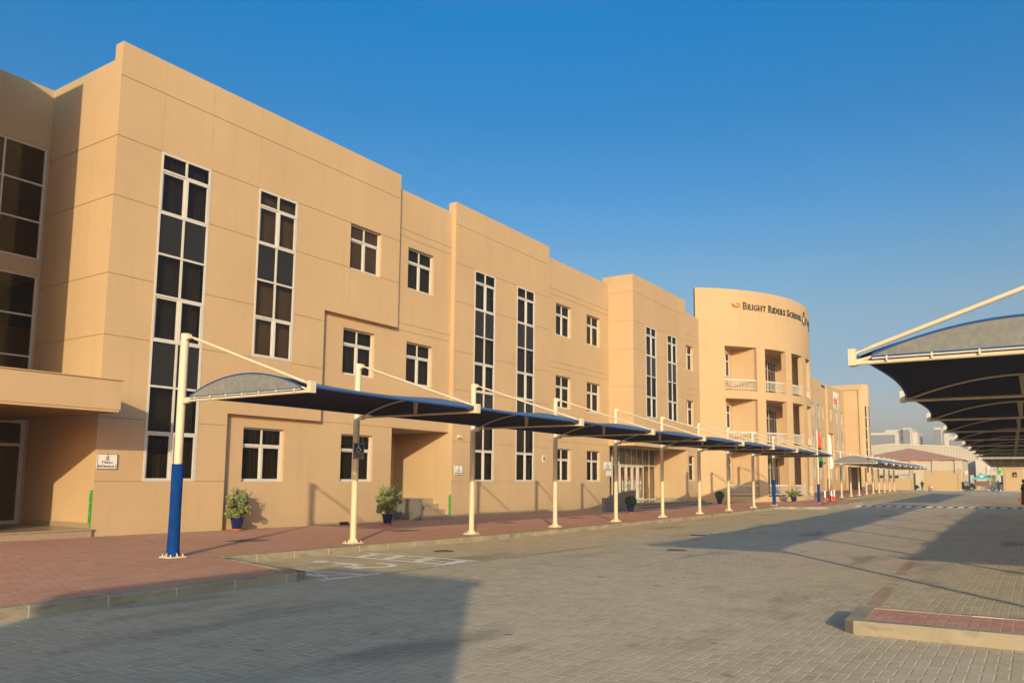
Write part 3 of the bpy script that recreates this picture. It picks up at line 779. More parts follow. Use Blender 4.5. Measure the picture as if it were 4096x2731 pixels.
ZS3 = [5.03, 6.23, 7.39, 8.54, 9.73, 10.22]
B1 = place(strip_window(1.455, ZS3, 'sfpsf'), 1.3, 39.9, 5.03); 
B1.location.y = 39.885-10
b2 = place(dupmesh(B1, (0,0,0), SB), 1.3, 42.95, 5.03)
ZSF = [1.8, 2.95, 4.0, 4.98, 6.15, 7.25, 8.4, 9.45, 9.93]
F1 = place(strip_window(1.23, ZSF, KD), 0, 83.77, 1.8); place(dupmesh(F1, (0,0,0), SB), 0, 86.53, 1.8)
place(dupmesh(F1, (0,0,0), SB), .02, 98.44, 1.74)
place(strip_window(1.15, ZSF[3:], K2), .02, 95.8, 4.93)
Ws = make_window(1.24, 1.44); place(Ws, -.2-.115, 89.35, 8.4); place(dupmesh(Ws, (0,0,0), SB), -.315, 89.35, 5.08)
Wt = make_window(1.0, 1.45); place(Wt, -.315, 93.0, 1.75); place(dupmesh(Wt, (0,0,0), SB), -.315, 95.85, 1.75); place(dupmesh(Wt, (0,0,0), SB), -.1, 92.64, 8.41)
# tall gridded windows of the left wing
def grid_window(w_, h_, nx, rows, mat=M_GLASS, x=0, t=.05, name='window', pane='pane', curt=True):
    f = MB(); g = MB()
    rail(f, 0, 0, w_, t, -.06, .01); rail(f, 0, h_-t, w_, h_, -.06, .01); rail(f, 0, t, t, h_-t, -.06, .01); rail(f, w_-t, t, w_, h_-t, -.06, .01)
    for i in range(1, nx): rail(f, w_*i/nx-t*.45, t, w_*i/nx+t*.45, h_-t, -.06, .008)
    for z in rows: rail(f, t, z-t*.45, w_-t, z+t*.45, -.06, .006)
    g.face([(-.03, t, t), (-.03, w_-t, t), (-.03, w_-t, h_-t), (-.03, t, h_-t)])
    fo = f.build(name, M_WHITE, SB); g.build(pane, mat, fo, recalc=False)
    return fo
place(grid_window(3.17, 3.18, 3, (1.06, 2.12)), -3.48, 7.15, 7.48)
place(grid_window(3.17, 3.73, 3, (.42, 1.50, 2.62)), -3.48, 7.15, 3.3)
# entrance 1 glazed doors, canopy, granite platform
place(grid_window(3.02, 2.75, 3, (2.08,), t=.09, name='glass_door'), -3.5, 7.3, .33)
mb = MB(); mb.box(-3.44, -5.9, 3.1, 1.8, 9.9, 3.77); mb.box(-3.4, -5.8, 3.045, 1.78, 9.88, 3.1)
mb.box(-3.4, -5.9, 3.77, 1.84, 9.94, 3.79); sbuild(mb, 'entrance_canopy', [M_WALL])
mb = MB()
for i in range(9):
    for j in range(8): mb.box(-3.3+.62*j, 4.3+.62*i, 3.035, -3.3+.62*j+.58, 4.3+.62*i+.58, 3.046)
sbuild(mb, 'canopy_soffit_panels', [vary('brown_soffit', (.20, .11, .05), .5, .2, 8)])
mb = MB(); mb.box(-3.44, -5, -.2, .08, 10.36, .30); mb.box(-3.44, -5, .30, .11, 10.36, .335); sbuild(mb, 'granite_platform', [M_GRANB])
mb = MB(); mb.box(-3.4, 10.335, .335, -.03, 10.368, .46); sbuild(mb, 'granite_skirting', [M_GRANB])
# entrance 2
place(grid_window(2.9, 2.5, 3, (1.85,), t=.09, name='glass_door'), -3.08, 21.2, .82)
mb = MB()
for i, (xa, z) in enumerate(((.02, .19), (-.29, .39), (-.60, .59), (-.91, .80))): mb.box(-3.04, 22.5, -.25, xa, 24.29, z, 0)
mb.box(-3.04, 21.05, -.25, -1.2, 22.5, .8)
mb.box(-.15, 24.16, .0, .0, 24.29, .0) if False else None
sbuild(mb, 'entrance_steps', [M_GRANB])
mb = MB(); mb.box(-2.3, 22.36, -.25, .05, 22.5, .78); mb.box(-2.3, 22.34, .78, .08, 22.52, .82); sbuild(mb, 'ramp_wall', [M_GRANG])
# reception
mb = MB()
for xa, z, ya, yb in ((2.95, .14, 35.9, 46.75), (2.63, .25, 36.2, 46.45), (2.31, .365, 36.6, 46.15)):
    poly = [(xa, yb, -.3), (-.84, yb if yb < 45.9 else 45.88, -.3)] if False else None
    pts = [(1.9, yb), (xa, yb)] + [(xa-.7+.7*math.sin(R(90-a)), ya+.7-.7*math.cos(R(90-a))) for a in range(0, 91, 15)] + [(1.9, ya)]
    mb.prism([(p[0], p[1], -.3) for p in pts], (0, 0, .3+z-.022)); mb.prism([(p[0]+(.02 if p[0] > 2 else 0), p[1]+(.02 if p[1] > 40 else -.02), z-.022) for p in pts], (0, 0, .022), 1)
mb.box(-.84, 38.3, -.3, 1.9, 45.88, .365); mb.box(.85, 45.9, -.3, 1.9, 46.15, .364)
sbuild(mb, 'reception_steps', [M_GRANG, vary('pale_granite_nosing', (.30, .27, .24), .45, .2, 60)])
mb = MB(); mb.box(-.8, 45.86, .365, 1.33, 45.9, .50); mb.box(-.84, 38.3, .3645, 1.85, 45.86, .372); sbuild(mb, 'reception_floor', [vary('polished_floor', (.34, .28, .2), .12, .1, 6)])
mb = MB(); x0, x1 = 1.70, 1.86
mb.prism([(x1, 33.75, -.2), (x1, 37.15, -.2), (x1, 37.15, 1.05), (x1, 36.75, 1.05), (x1, 34.5, .80), (x1, 34.3, .70), (x1, 33.75, .70)], (x0-x1, 0, 0))
mb.prism([(0.1, 35.3, -.1), (0.1, 38.2, -.1), (0.1, 38.2, .42), (.1, 38.0, .42), (.1, 35.3, .06)], (-.2, 0, 0))
sbuild(mb, 'ramp_wall', [M_GRANG])
mb = MB(); mb.prism([(1.7, 34.2, 0.0), (1.7, 38.3, 0.0), (1.7, 38.3, .36)], (-1.6, 0, 0)); sbuild(mb, 'ramp', [M_GRANG])
f = MB(); g = MB(); u = MB(); w_ = 7.4; y0 = 38.45
rows = (.0, 2.05, 3.04)
ys = [0, .58, 1.46, 2.33, 3.2, 3.95, 4.68, 5.55, 6.5, 7.4]
for z in rows: rail(f, 0, z, w_, z+.06, -.06, .01)
for y in ys: rail(f, max(0, y-.03), .06, min(w_, y+.03), 3.04, -.055, .012)
g.face([(-.03, 0, .05), (-.03, w_, .05), (-.03, w_, 2.08), (-.03, 0, 2.08)])
u.face([(-.03, 0, 2.08), (-.03, w_, 2.08), (-.03, w_, 3.06), (-.03, 0, 3.06)])
fo = place(f.build('reception_glazing', M_WHITE, SB), -.85, y0, .365)
g.build('pane', M_GLASSC, fo, recalc=False); u.build('spandrel_pane', M_SPANG, fo, recalc=False)
# four glazed door leaves with handles and stickers
for i, ya in enumerate((2.4, 3.24, 4.06, 4.86)):
    d_ = MB(); wd = .74
    for (a, b, c, e) in ((0, 0, wd, .12), (0, 1.93, wd, 2.02), (0, .12, .08, 1.93), (wd-.08, .12, wd, 1.93)): rail(d_, a, b, c, e, -.02, .045)
    do = d_.build('door_leaf', M_WHITE, fo, loc=(0, ya, .02))
    hy = .12 if i % 2 else wd-.12
    h_ = MB(); h_.tube([(.05, hy, .75), (.13, hy, .78), (.13, hy, 1.22), (.05, hy, 1.25)], .016, 8); h_.build('door_handle', M_STEEL, do)
    e_ = MB(); yc = wd/2
    e_.prism([(.0, yc-.12, .72), (.0, yc-.045, .72), (.0, yc-.045, 1.12), (.0, yc-.12, 1.12)], (.012, 0, 0), 0)
    e_.prism([(.0, yc+.045, .72), (.0, yc+.12, .72), (.0, yc+.12, 1.12), (.0, yc+.045, 1.12)], (.012, 0, 0), 1)
    e_.prism([(.0, yc-.045, .68), (.0, yc+.045, .68), (.0, yc+.045, 1.16), (.0, yc-.045, 1.16)], (.010, 0, 0), 2)
    e_.prism([(.0, yc-.02, .58), (.0, yc+.02, .58), (.0, yc+.02, .68), (.0, yc-.02, .68)], (.010, 0, 0), 2)
    e_.prism([(.0, yc-.06, 1.24), (.0, yc+.06, 1.24), (.0, yc+.05, 1.36), (.0, yc, 1.46), (.0, yc-.05, 1.36)], (.012, 0, 0), 0)
    e_.build('door_sticker', [M_RED, M_GRN, M_REFL], do)
mb = MB(); mb.face([(-4.2, 38.3, .36), (-4.2, 46, .36), (-4.2, 46, 3.4), (-4.2, 38.3, 3.4)]); mb.face([(-4.2, 38.3, .36), (-.9, 38.3, .36), (-.9, 46, .36), (-4.2, 46, .36)]); mb.face([(-4.2, 46, .36), (-.9, 46, .36), (-.9, 46, 3.4), (-4.2, 46, 3.4)])
sbuild(mb, 'lobby_wall', [vary('warm_lobby_wall', (.62, .45, .25), .8, .1, 1)])
# balcony railings and tall balcony glazing
def railing(a0, a1, z0, z1):
    m_ = MB(); r0 = .13; n = max(3, int((a1-a0)/1.2))
    def P(a, z): q = PC(a, z, r0); return Vector(q)
    for i in range(n):
        b0, b1 = a0+(a1-a0)*i/n, a0+(a1-a0)*(i+1)/n
        for (za, zb, th) in ((z1-.09, z1, .05), (z0+.06, z0+.10, .03)):
            q = [PC(b0, za, r0-th/2), PC(b1, za, r0-th/2), PC(b1, za, r0+th/2), PC(b0, za, r0+th/2)]
            m_.prism(q, (0, 0, zb-za))
    nb = int((a1-a0)*1.55)
    for i in range(nb+1):
        a = a0+.15+(a1-a0-.3)*i/nb; da = .065
        q = [PC(a-da, z0+.1, r0-.012), PC(a+da, z0+.1, r0-.012), PC(a+da, z0+.1, r0+.012), PC(a-da, z0+.1, r0+.012)]
        m_.prism(q, (0, 0, z1-z0-.19))
    m_.xf(lambda p: p-Vector((0, 10, 0)))
    return m_.build('balcony_railing', M_WHITE, SB)
for a, b in OP[:5]:
    for z0, z1, zr in FL: railing(a, b, z0+.08, zr)
BG = grid_window(2.85, 2.7, 4, (2.0,), t=.06); place(BG, 3.26, 56.2, 7.62)
for z in (4.07, .52): place(dupmesh(BG, (0,0,0), SB), 3.26, 56.2, z)

# ------------------------------------------------------------------ wall signs
def plate_sign(name, loc, w_, h_, texts, label, group=None, emblem=True, t=.025):
    """signboard facing +x; loc = lower-left corner"""
    e = empty(name, loc, label=label, cat='wall sign', group=group)
    b = MB(); b.box(0, 0, 0, t, w_, h_); b.build('board', M_SIGNW, e)
    fr = MB(); q = .012
    for (a, c, d2, f2) in ((0, 0, w_, q), (0, h_-q, w_, h_), (0, q, q, h_-q), (w_-q, q, w_, h_-q)): fr.box(t, a, c, t+.006, d2, f2)
    fr.build('border', M_OFFG, e)
    for (txt, s_, yy, zz, sx) in texts:
        v, f2 = textmesh(txt, s_, .004, 'CENTER', sx, .002); m_ = MB(); m_.idx([(t+.004+p[2], w_*yy+p[0], h_*zz+p[1]) for p in v], f2); m_.build('lettering', M_INK, e, recalc=False)
    return e
def arabic(e, w_, h_, t=.03, sc=1., zc=.5, num=3):
    """the short Arabic word for entrance and its numeral, drawn as strokes"""
    m_ = MB(); 
    def st(pts, r_=.006):
        m_.tube([(t, w_*.5+x*sc, h_*zc+z*sc) for x, z in pts], r_*sc, 6)
    st([(.11, 0), (.09, .02), (.075, 0), (.05, 0), (.045, .035), (.035, 0)]); st([(.03, -.0), (.01, 0), (-.005, .028), (-.03, .02)]); st([(-.03, 0), (.0, -.0)])
    st([(-.03, 0), (-.045, -.008), (-.05, .05)]); st([(.005, .045), (.008, .047)], .007)
    if num == 3: st([(-.10, -.01), (-.10, .03), (-.088, .04), (-.085, .03), (-.078, .04), (-.07, .03), (-.10, .03)][:6])
    else: st([(-.10, -.01), (-.10, .035), (-.07, .042)])
    m_.build('arabic_lettering', M_INK, e)
def mini_emblem(e, w_, h_, t, zc, sc):
    m_ = MB(); yc = w_/2; z = h_*zc
    m_.prism([(t, yc-.025*sc, z-.04*sc), (t, yc-.008*sc, z-.05*sc), (t, yc-.008*sc, z+.035*sc), (t, yc-.025*sc, z+.04*sc)], (.004, 0, 0), 0)
    m_.prism([(t, yc+.008*sc, z-.05*sc), (t, yc+.025*sc, z-.04*sc), (t, yc+.025*sc, z+.04*sc), (t, yc+.008*sc, z+.035*sc)], (.004, 0, 0), 1)
    m_.prism([(t, yc-.01*sc, z+.055*sc), (t, yc+.01*sc, z+.055*sc), (t, yc, z+.09*sc)], (.004, 0, 0), 2)
    m_.build('emblem', [M_RED, M_GRN, M_INK], e)
s3 = plate_sign('entrance_sign', (0.01, 10.40, 1.77), .50, .37, [('ENTRANCE 3', .078, .5, .17, 1.0)], 'white wall sign reading ENTRANCE 3 at the left corner of the school')
arabic(s3, .5, .37, .03, 1.25, .40, 3); mini_emblem(s3, .5, .37, .03, .74, 1.3)
s2 = plate_sign('entrance_sign', (.01, 24.46, 1.74), .48, .37, [('ENTRANCE 2', .078, .5, .17, 1.0)], 'white wall sign reading ENTRANCE 2 right of the second doorway')
arabic(s2, .48, .37, .03, 1.25, .40, 2); mini_emblem(s2, .48, .37, .03, .74, 1.3)
s4 = plate_sign('reception_sign', (-.19, 37.6, 2.1), .85, .45, [('RECEPTION', .12, .5, .17, .95)], 'larger white wall sign reading RECEPTION left of the glass entrance')
arabic(s4, .85, .45, .03, 1.7, .42, 0); mini_emblem(s4, .85, .45, .03, .76, 1.6)
s5 = plate_sign('entrance_sign', (-.19, 37.92, 1.73), .52, .355, [('ENTRANCE 1', .075, .5, .17, .95)], 'small white wall sign reading ENTRANCE 1 directly under the RECEPTION sign')
mini_emblem(s5, .52, .355, .03, .70, 1.2)
# green guard strips on corners
for (x, y, z0, z1, lb) in ((0.0, 10.345, .36, 1.25, 'green corner guard strip beside the first entrance'), (.0, 24.275, .08, .95, 'green corner guard strip at the foot of the second doorway')):
    m_ = MB(); m_.box(-.11, 0, 0, -.004, .022, z1-z0)
    for k in range(4): m_.box(-.065, -.005, .06+k*(z1-z0-.12)/3, -.045, 0, .08+k*(z1-z0-.12)/3, 1)
    o = m_.build('corner_guard', [M_GREEN, M_REFL], loc=(x, y, z0)); tag(o, lb, 'corner guard', 'green corner guards')
# cctv and little boxes
m_ = MB(); m_.box(0, 0, 0, .06, .1, .12); m_.tube([(.06, .05, .06), (.2, .02, .03)], .035, 10); o = m_.build('security_camera', M_CREAM, loc=(0, 24.62, 3.2)); tag(o, 'small cream security camera above the ENTRANCE 2 sign', 'security camera')
for (x, y, z, w_, h_, lb) in ((0, 31.02, 2.36, .2, .33, 'pale notice box on the wall right of the second tall window pair'), (-.2, 31.68, 2.08, .16, .4, 'pale notice box just right of the projecting wall corner')):
    m_ = MB(); m_.box(0, 0, 0, .05, w_, h_); m_.box(.05, .03, h_*.3, .055, w_-.03, h_*.8, 1); o = m_.build('notice_box', [M_CREAM, M_OFFG], loc=(x, y, z)); tag(o, lb, 'notice box', 'notice boxes on the wall')
# ------------------------------------------------------------------ big name sign on the rounded front
SG = empty('name_sign', (5.3, 57, 13.2), label='raised dark letters BRIGHT RIDERS SCHOOL with a gold swirl on the rounded parapet', cat='name sign')
def on_cyl(a_start, arr, off=.03):
    out = []
    for (x, y, z) in arr:
        a = a_start - math.degrees(x/TR); q = PC(a, y, -(off+z)); out.append((q[0]-5.3, q[1]-57, q[2]-13.2))
    return out
L = MB(); x = 0
SER = {'B': [(0, 3)], 'R': [(0, 3), (1, 1)], 'I': [(.5, 3)], 'H': [(0, 3), (1, 3)], 'T': [(.5, 1), (0, 4), (1, 4)], 'D': [(0, 3)], 'E': [(0, 3), (1, 5)], 'L': [(0, 3), (1, 4)]}
pend = []
for wd_ in ('BRIGHT', 'RIDERS', 'SCHOOL'):
    for k_, ch_ in enumerate(wd_):
        sz = .76 if k_ == 0 else .60
        v, f2 = textmesh(ch_, sz, .08, 'LEFT', .82, -.002)
        mn = min(p[0] for p in v); mx = max(p[0] for p in v); zb = min(p[1] for p in v); zt_ = max(p[1] for p in v)-zb
        if ch_ in 'GSCO': zb += .012
        pend.append(([(p[0]-mn+x, p[1]-zb, p[2]) for p in v], f2)); wl = mx-mn; st = sz*.062
        for fr_, md_ in SER.get(ch_, []):
            xc_ = x+st*1.1+fr_*(wl-2.2*st)
            if md_ & 1 and md_ != 5: pend.append(([(xc_+a*st*1.25, b*st*.45, c*.04) for a in (-1, 1) for b in (0, 1) for c in (-1, 1)], [(0,1,3,2), (4,6,7,5), (0,4,5,1), (2,3,7,6), (0,2,6,4), (1,5,7,3)]))
            if md_ & 2: pend.append(([(xc_+a*st*1.25, zt_-b*st*.45, c*.04) for a in (-1, 1) for b in (0, 1) for c in (-1, 1)], [(0,1,3,2), (4,6,7,5), (0,4,5,1), (2,3,7,6), (0,2,6,4), (1,5,7,3)]))
            if md_ >= 4:
                zq = zt_-st*2.0 if ch_ == 'T' else 0
                pend.append(([(xc_+a*st*.35, zq+b*st*2.0, c*.04) for a in (-1, 1) for b in (0, 1) for c in (-1, 1)], [(0,1,3,2), (4,6,7,5), (0,4,5,1), (2,3,7,6), (0,2,6,4), (1,5,7,3)]))
        x += wl+.085
    x += .17
sc_ = 6.9/x
for v, f2 in pend: L.idx(on_cyl(37.3, [(p[0]*sc_, 13.2+p[1]*.95, p[2]) for p in v]), f2)
L.build('lettering', M_LETTER, SG, recalc=False)
G_ = MB(); pts = []
for i in range(40):
    t = i/39.; pts.append((t*.78, 13.42+.10*math.sin(t*2*pi*1.0+.6)*(1-.2*t), .03))
G_.tube(on_cyl(42.2, pts), [.012+.045*math.sin(pi*i/39.) for i in range(40)], 8)
pts = [(.42+.33*math.cos(a)*.9, 13.44+.13*math.sin(a), .03) for a in [pi*1.0+i*.28 for i in range(18)]]
G_.tube(on_cyl(42.0, pts), .022, 8); G_.build('gold_swirl', M_GOLD, SG)
E_ = MB(); q = lambda a, z, o_=.05: tuple(Vector(PC(a, z, -o_))-Vector((5.3, 57, 13.2)))
for sgn in (-1, 1): E_.tube([q(1.2+sgn*1.1, 13.05), q(1.2+sgn*1.9, 13.2), q(1.2+sgn*2.0, 13.5), q(1.2+sgn*1.1, 13.62)], .035, 8)
E_.tube([q(1.2, 12.95), q(1.2, 13.08)], .05, 8); E_.tube([q(1.2, 13.66), q(1.2, 13.74)], .07, 8); E_.tube([q(1.2, 13.76), q(2.2, 13.85), q(1.2, 13.99), q(.3, 13.86)], .03, 8)
E_.tube([q(-3.2, 13.35), q(-3.2, 13.66)], .03, 8); E_.tube([q(-4.0, 13.35), q(-5., 13.2), q(-6., 13.35), q(-6.5, 13.6)], .03, 8); E_.tube([q(-7, 13.35), q(-7.2, 12.9), q(-8.4, 12.85)], .03, 8); E_.tube([q(-9, 13.3), q(-9.0, 13.66)], .03, 8)
E_.build('torch_emblem', M_LETTER, SG)
E2 = MB(); E2.prism([q(2.3, 13.2, .04), q(1.4, 13.2, .04), q(1.4, 13.55, .04), q(2.3, 13.55, .04)], (.02, 0, 0), 0); E2.prism([q(1.0, 13.2, .04), q(.1, 13.2, .04), q(.1, 13.55, .04), q(1.0, 13.55, .04)], (.02, 0, 0), 1); E2.build('emblem_panel', [M_REFL, M_OFFG], SG)
# banner on the far block
bn = empty('wall_banner', (.06, 94.6, 9.95), label='tall white banner with red and green panels on the far wall', cat='banner')
m_ = MB(); m_.box(0, 0, 0, .03, 2.8, 1.95); m_.build('sheet', M_SIGNW, bn)
m_ = MB(); m_.box(.03, .15, .85, .036, 1.9, 1.15, 0); m_.box(.03, .15, .55, .036, 2.1, .8, 0); m_.box(.03, 1.2, .1, .036, 2.1, .5, 1); m_.box(.03, .15, 1.2, .036, 1.9, 1.35, 2); m_.box(.03, 2.25, .2, .036, 2.6, 1.1, 2); m_.box(.03, .15, .12, .036, 1.1, .48, 2)
m_.ball((.035, 2.42, 1.28), .16, 8, 6, 3, (.1, 1, 1)); m_.build('print', [M_RED, newmat('leaf_green_print', (.25, .55, .08)), newmat('pale_grey_print', (.45, .5, .52)), M_HAIR], bn)

# ------------------------------------------------------------------ tension-fabric car park canopies
def canopy(name, org, span, ys, label, group, sgn=1, skew=0., base=None, wrap=(), zt=2.98, ztop=4.24, wrap_smooth=(), posts=True, endcaps=(0, -1), rise=.30):
    """org: (x, y) of first post; span along +x*sgn; ys: offsets of the frames; skew dx per metre"""
    g0 = gs(org[1]) if base is None else base
    e = empty(name, (org[0], org[1], 0), label=label, cat='shade canopy', group=group)
    X = lambda u: sgn*u
    def P(i, u, z): return Vector((X(u)+skew*ys[i], ys[i], z))
    x0, x1 = .26, span-.14
    # prototype post, frame, tie
    zb = (gs if base is None else gr)(org[1]+ys[0])
    def post(i):
        zb = gs(org[1]+ys[i]) if base is None else base(org[1]+ys[i])
        return zb
    pm = MB(); pm.tube([(0,0,0), (0,0,1)], .118, 20); 
    proto = None
    lug = MB(); lug.box(X(.08), -.03, -.10, X(.24), .03, .07); 
    for i in range(len(ys)):
        zb = post(i); h_ = ztop-zb
        if proto is None:
            m_ = MB(); m_.tube([(0,0,.02), (0,0,h_)], .074, 20); m_.prism([(X(.05), -.03, h_-.13), (X(.17), -.03, h_-.10), (X(.17), -.03, h_-.03), (X(.10), -.03, h_+.0), (X(.05), -.03, h_)], (0, .06, 0))
            m_.prism([(X(.05), -.04, zt-zb-.05), (X(.22), -.04, zt-zb-.04), (X(.22), -.04, zt-zb+.06), (X(.05), -.04, zt-zb+.04)], (0, .08, 0))
            po = m_.build('post', M_CREAM, e); proto = po; ph = h_
            bm_ = MB(); bm_.box(-.165, -.165, 0, .165, .165, .022)
            for a in range(4):
                c0, s0 = math.cos(a*pi/2+pi/4*0), math.sin(a*pi/2)
                rr = lambda r_, t_, z: (c0*r_-s0*t_, s0*r_+c0*t_, z)
                bm_.prism([rr(.06, -.008, .02), rr(.155, -.008, .02), rr(.155, -.008, .04), rr(.072, -.008, .13)], tuple(Vector(rr(0, .016, 0))))
                bm_.tube([(.17*math.cos(a*pi/2+pi/4), .17*math.sin(a*pi/2+pi/4), .02), (.17*math.cos(a*pi/2+pi/4), .17*math.sin(a*pi/2+pi/4), .06)], .014, 8)
            bo = bm_.build('base_plate', M_CREAM, po)
        else: po = dupmesh(proto, (0,0,0), e)
        po.location = (skew*ys[i], ys[i], zb); po.scale.z = 1
        if abs(h_-ph) > .02: po.scale = (1, 1, h_/ph)
        if i in wrap:
            m_ = MB(); n = 20; V = []; F = []
            prof = [(.108, .03), (.096, .18), (.090, .6), (.089, 1.2), (.092, 1.68)] if i == 0 and sgn == 1 and wrap_smooth == () else [(.10, .03), (.09, .5), (.09, 1.5)]
            N_ = n*4
            for (r_, z) in prof:
                for j in range(N_):
                    a = 2*pi*j/N_; rr = r_+.011*abs(math.cos(a*n/2.)); V.append((rr*math.cos(a), rr*math.sin(a), z))
            for q in range(len(prof)-1):
                for j in range(N_): k = (j+1) % N_; F.append((q*N_+j, q*N_+k, (q+1)*N_+k, (q+1)*N_+j))
            F.append(tuple((len(prof)-1)*N_+j for j in range(N_))); m_.idx(V, F, 0, True)
            o = m_.build('blue_padding', M_BLUE, e, loc=(skew*ys[i], ys[i], zb))
    # frames: lower beam, arch, king post, tip bracket
    zl = zt
    m_ = MB(); m_.tube([(X(.20), 0, zl), (X(span), 0, zl)], .026, 10)
    ar = [(X(.20), 0, zl+.02)]+[(X(x0+(x1-x0)*t/16.), 0, zl+.05+rise*4*(t/16.)*(1-t/16.)) for t in range(17)]+[(X(span), 0, zl+.02)]; m_.tube(ar, .019, 8)
    xm = (x0+x1)/2
    m_.prism([(X(xm-.03), -.02, zl), (X(xm+.03), -.02, zl), (X(xm+.055), -.02, zl+.05+rise), (X(xm-.055), -.02, zl+.05+rise)], (0, .04, 0))
    m_.box(*(sorted((X(span-.02), X(span+.06)))[0:1]), -.06, zl-.03, sorted((X(span-.02), X(span+.06)))[1], .06, zl+.16)
    fproto = m_.build('frame', M_CREAM, e, loc=(skew*ys[0], ys[0], 0))
    m_ = MB(); a = Vector((X(.15), 0, ztop-.065)); b = Vector((X(span), 0, zl+.11)); dd = (b-a)
    m_.tube([a, a+dd*.03, a+dd*.06, a+dd*.94, a+dd*.97, b], [.014, .018, .027, .027, .018, .013], 10)
    tproto = m_.build('tie_rod', M_CREAM, e, loc=(skew*ys[0], ys[0], 0))
    for i in range(1, len(ys)):
        dupmesh(fproto, (skew*ys[i], ys[i], 0), e); dupmesh(tproto, (skew*ys[i], ys[i], 0), e)
    # fabric bays: saddle between arches, scalloped free edges, top and under skins
    for i in range(len(ys)-1):
        L_ = ys[i+1]-ys[i]; nu, nv = 18, 16; V = []; F = []
        for jv in range(nv+1):
            v = jv/nv; sg = math.sin(pi*v); ins = (.11 if sgn < 0 else .09)*sg
            for ju in range(nu+1):
                u = ju/nu
                xx = x0+ins+(span-.04-x0-2*ins)*u
                zz = zl+.075+rise*4*u*(1-u)*(1-.30*sg)
                V.append((X(xx)+skew*L_*v, L_*v, zz))
        for jv in range(nv):
            for ju in range(nu):
                a = jv*(nu+1)+ju; F.append((a, a+1, a+nu+2, a+nu+1))
        m_ = MB(); m_.idx(V, F, 0, True)
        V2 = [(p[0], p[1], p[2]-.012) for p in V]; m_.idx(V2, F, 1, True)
        # hem cords on the two free edges
        for u_ in (0, nu):
            m_.tube([(V[jv*(nu+1)+u_][0], V[jv*(nu+1)+u_][1], V[jv*(nu+1)+u_][2]-.004) for jv in range(nv+1)], .02, 6, 2)
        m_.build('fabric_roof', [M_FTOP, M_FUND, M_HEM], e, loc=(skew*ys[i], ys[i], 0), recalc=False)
    for k in endcaps:
        i = k if k >= 0 else len(ys)-1; m_ = MB(); off = -.035 if k == 0 else .035
        pts = [(X(x0+.05+(x1-x0-.1)*t/20.), off, zl+.055+.02+rise*4*(t/20.)*(1-t/20.)) for t in range(21)]
        low = [(p[0], off, zl+.045) for p in pts]
        V = pts+low; F = [(t, t+1, 22+t, 21+t) for t in range(20)]
        m_.idx(V, F, 0)
        m_.tube([(p[0], p[1]-.0, p[2]+.012) for p in pts], .014, 6, 1); m_.tube([(p[0], p[1], p[2]+.015) for p in low], .008, 6, 1)
        for t in range(1, 20, 3): m_.tube([(low[t][0], off-.01, zl+.0), (low[t][0], off-.01, zl+.06)], .012, 6, 2)
        m_.tube([(low[0][0], off-.015, zl+.035), (low[-1][0], off-.015, zl+.035)], .010, 6, 2)
        m_.build('end_panel', [M_FEND, M_HEM, M_WHITE], e, loc=(skew*ys[i], ys[i], 0), recalc=False)
    return e
GC = 'fabric shade canopies over the parking bays'
yl = [8.58, 13.03, 17.5, 21.98, 26.37, 30.7, 35.0, 39.1, 43.3, 47.35]
canopy('shade_canopy', (6.15, 8.58), 3.46, [y-8.58 for y in yl], 'long blue fabric shade canopy row on cream posts along the near half of the school', GC, wrap=(0, 9))
yl2 = [61.9, 66.4, 70.2, 73.8, 77.4, 80.9, 84.3, 87.7, 91.0, 94.3]
canopy('shade_canopy', (6.2, 61.9), 3.40, [y-61.9 for y in yl2], 'second row of fabric shade canopies on cream posts along the far half of the school', GC, wrap=(0,), wrap_smooth=(0,), zt=2.88, ztop=3.99, rise=.46)
ya = [9.39+4.83*i for i in range(9)]
canopy('shade_canopy', (21.2, 9.39), 3.50, [y-9.39 for y in ya], 'dark fabric shade canopy row overhead at the right edge of the photo', GC, sgn=-1, skew=-.022, base=gr, zt=2.93, ztop=4.22, rise=.29)
yb = [52.2+4.4*i for i in range(8)]
canopy('shade_canopy', (20.2, 52.2), 3.50, [y-52.2 for y in yb], 'farther fabric shade canopy row at the right, beyond the near one', GC, sgn=-1, skew=-.022, base=gr, zt=2.93, ztop=4.22, rise=.29)
canopy('shade_canopy', (27.2, 9.39), 3.50, [y-9.39 for y in ya], 'outer dark shade canopy row beyond the right edge of the photo', GC, sgn=-1, skew=-.022, base=gr, zt=2.93, ztop=4.22, rise=.29)
# unseen added block behind the camera, shaped to cast the foreground shadow
caster = empty('shadow_caster', (20.4, -6.2, 0), label='unseen flat roofed tan block behind the camera, added to cast the foreground shadow', cat='shadow caster')
m_ = MB(); m_.box(-1.55, -1.9, -.2, 1.5, 2.2, 4.35); m_.box(-1.65, -2.0, 4.35, 1.6, 2.3, 4.5); m_.build('wall', M_WALL, caster)  # body and cap of the added shadow caster
m_ = MB(); m_.box(-1.0, 2.2, .9, .9, 2.24, 2.2); m_.build('window', M_SPAN, caster)  # dark pane on the added shadow caster, not a real window

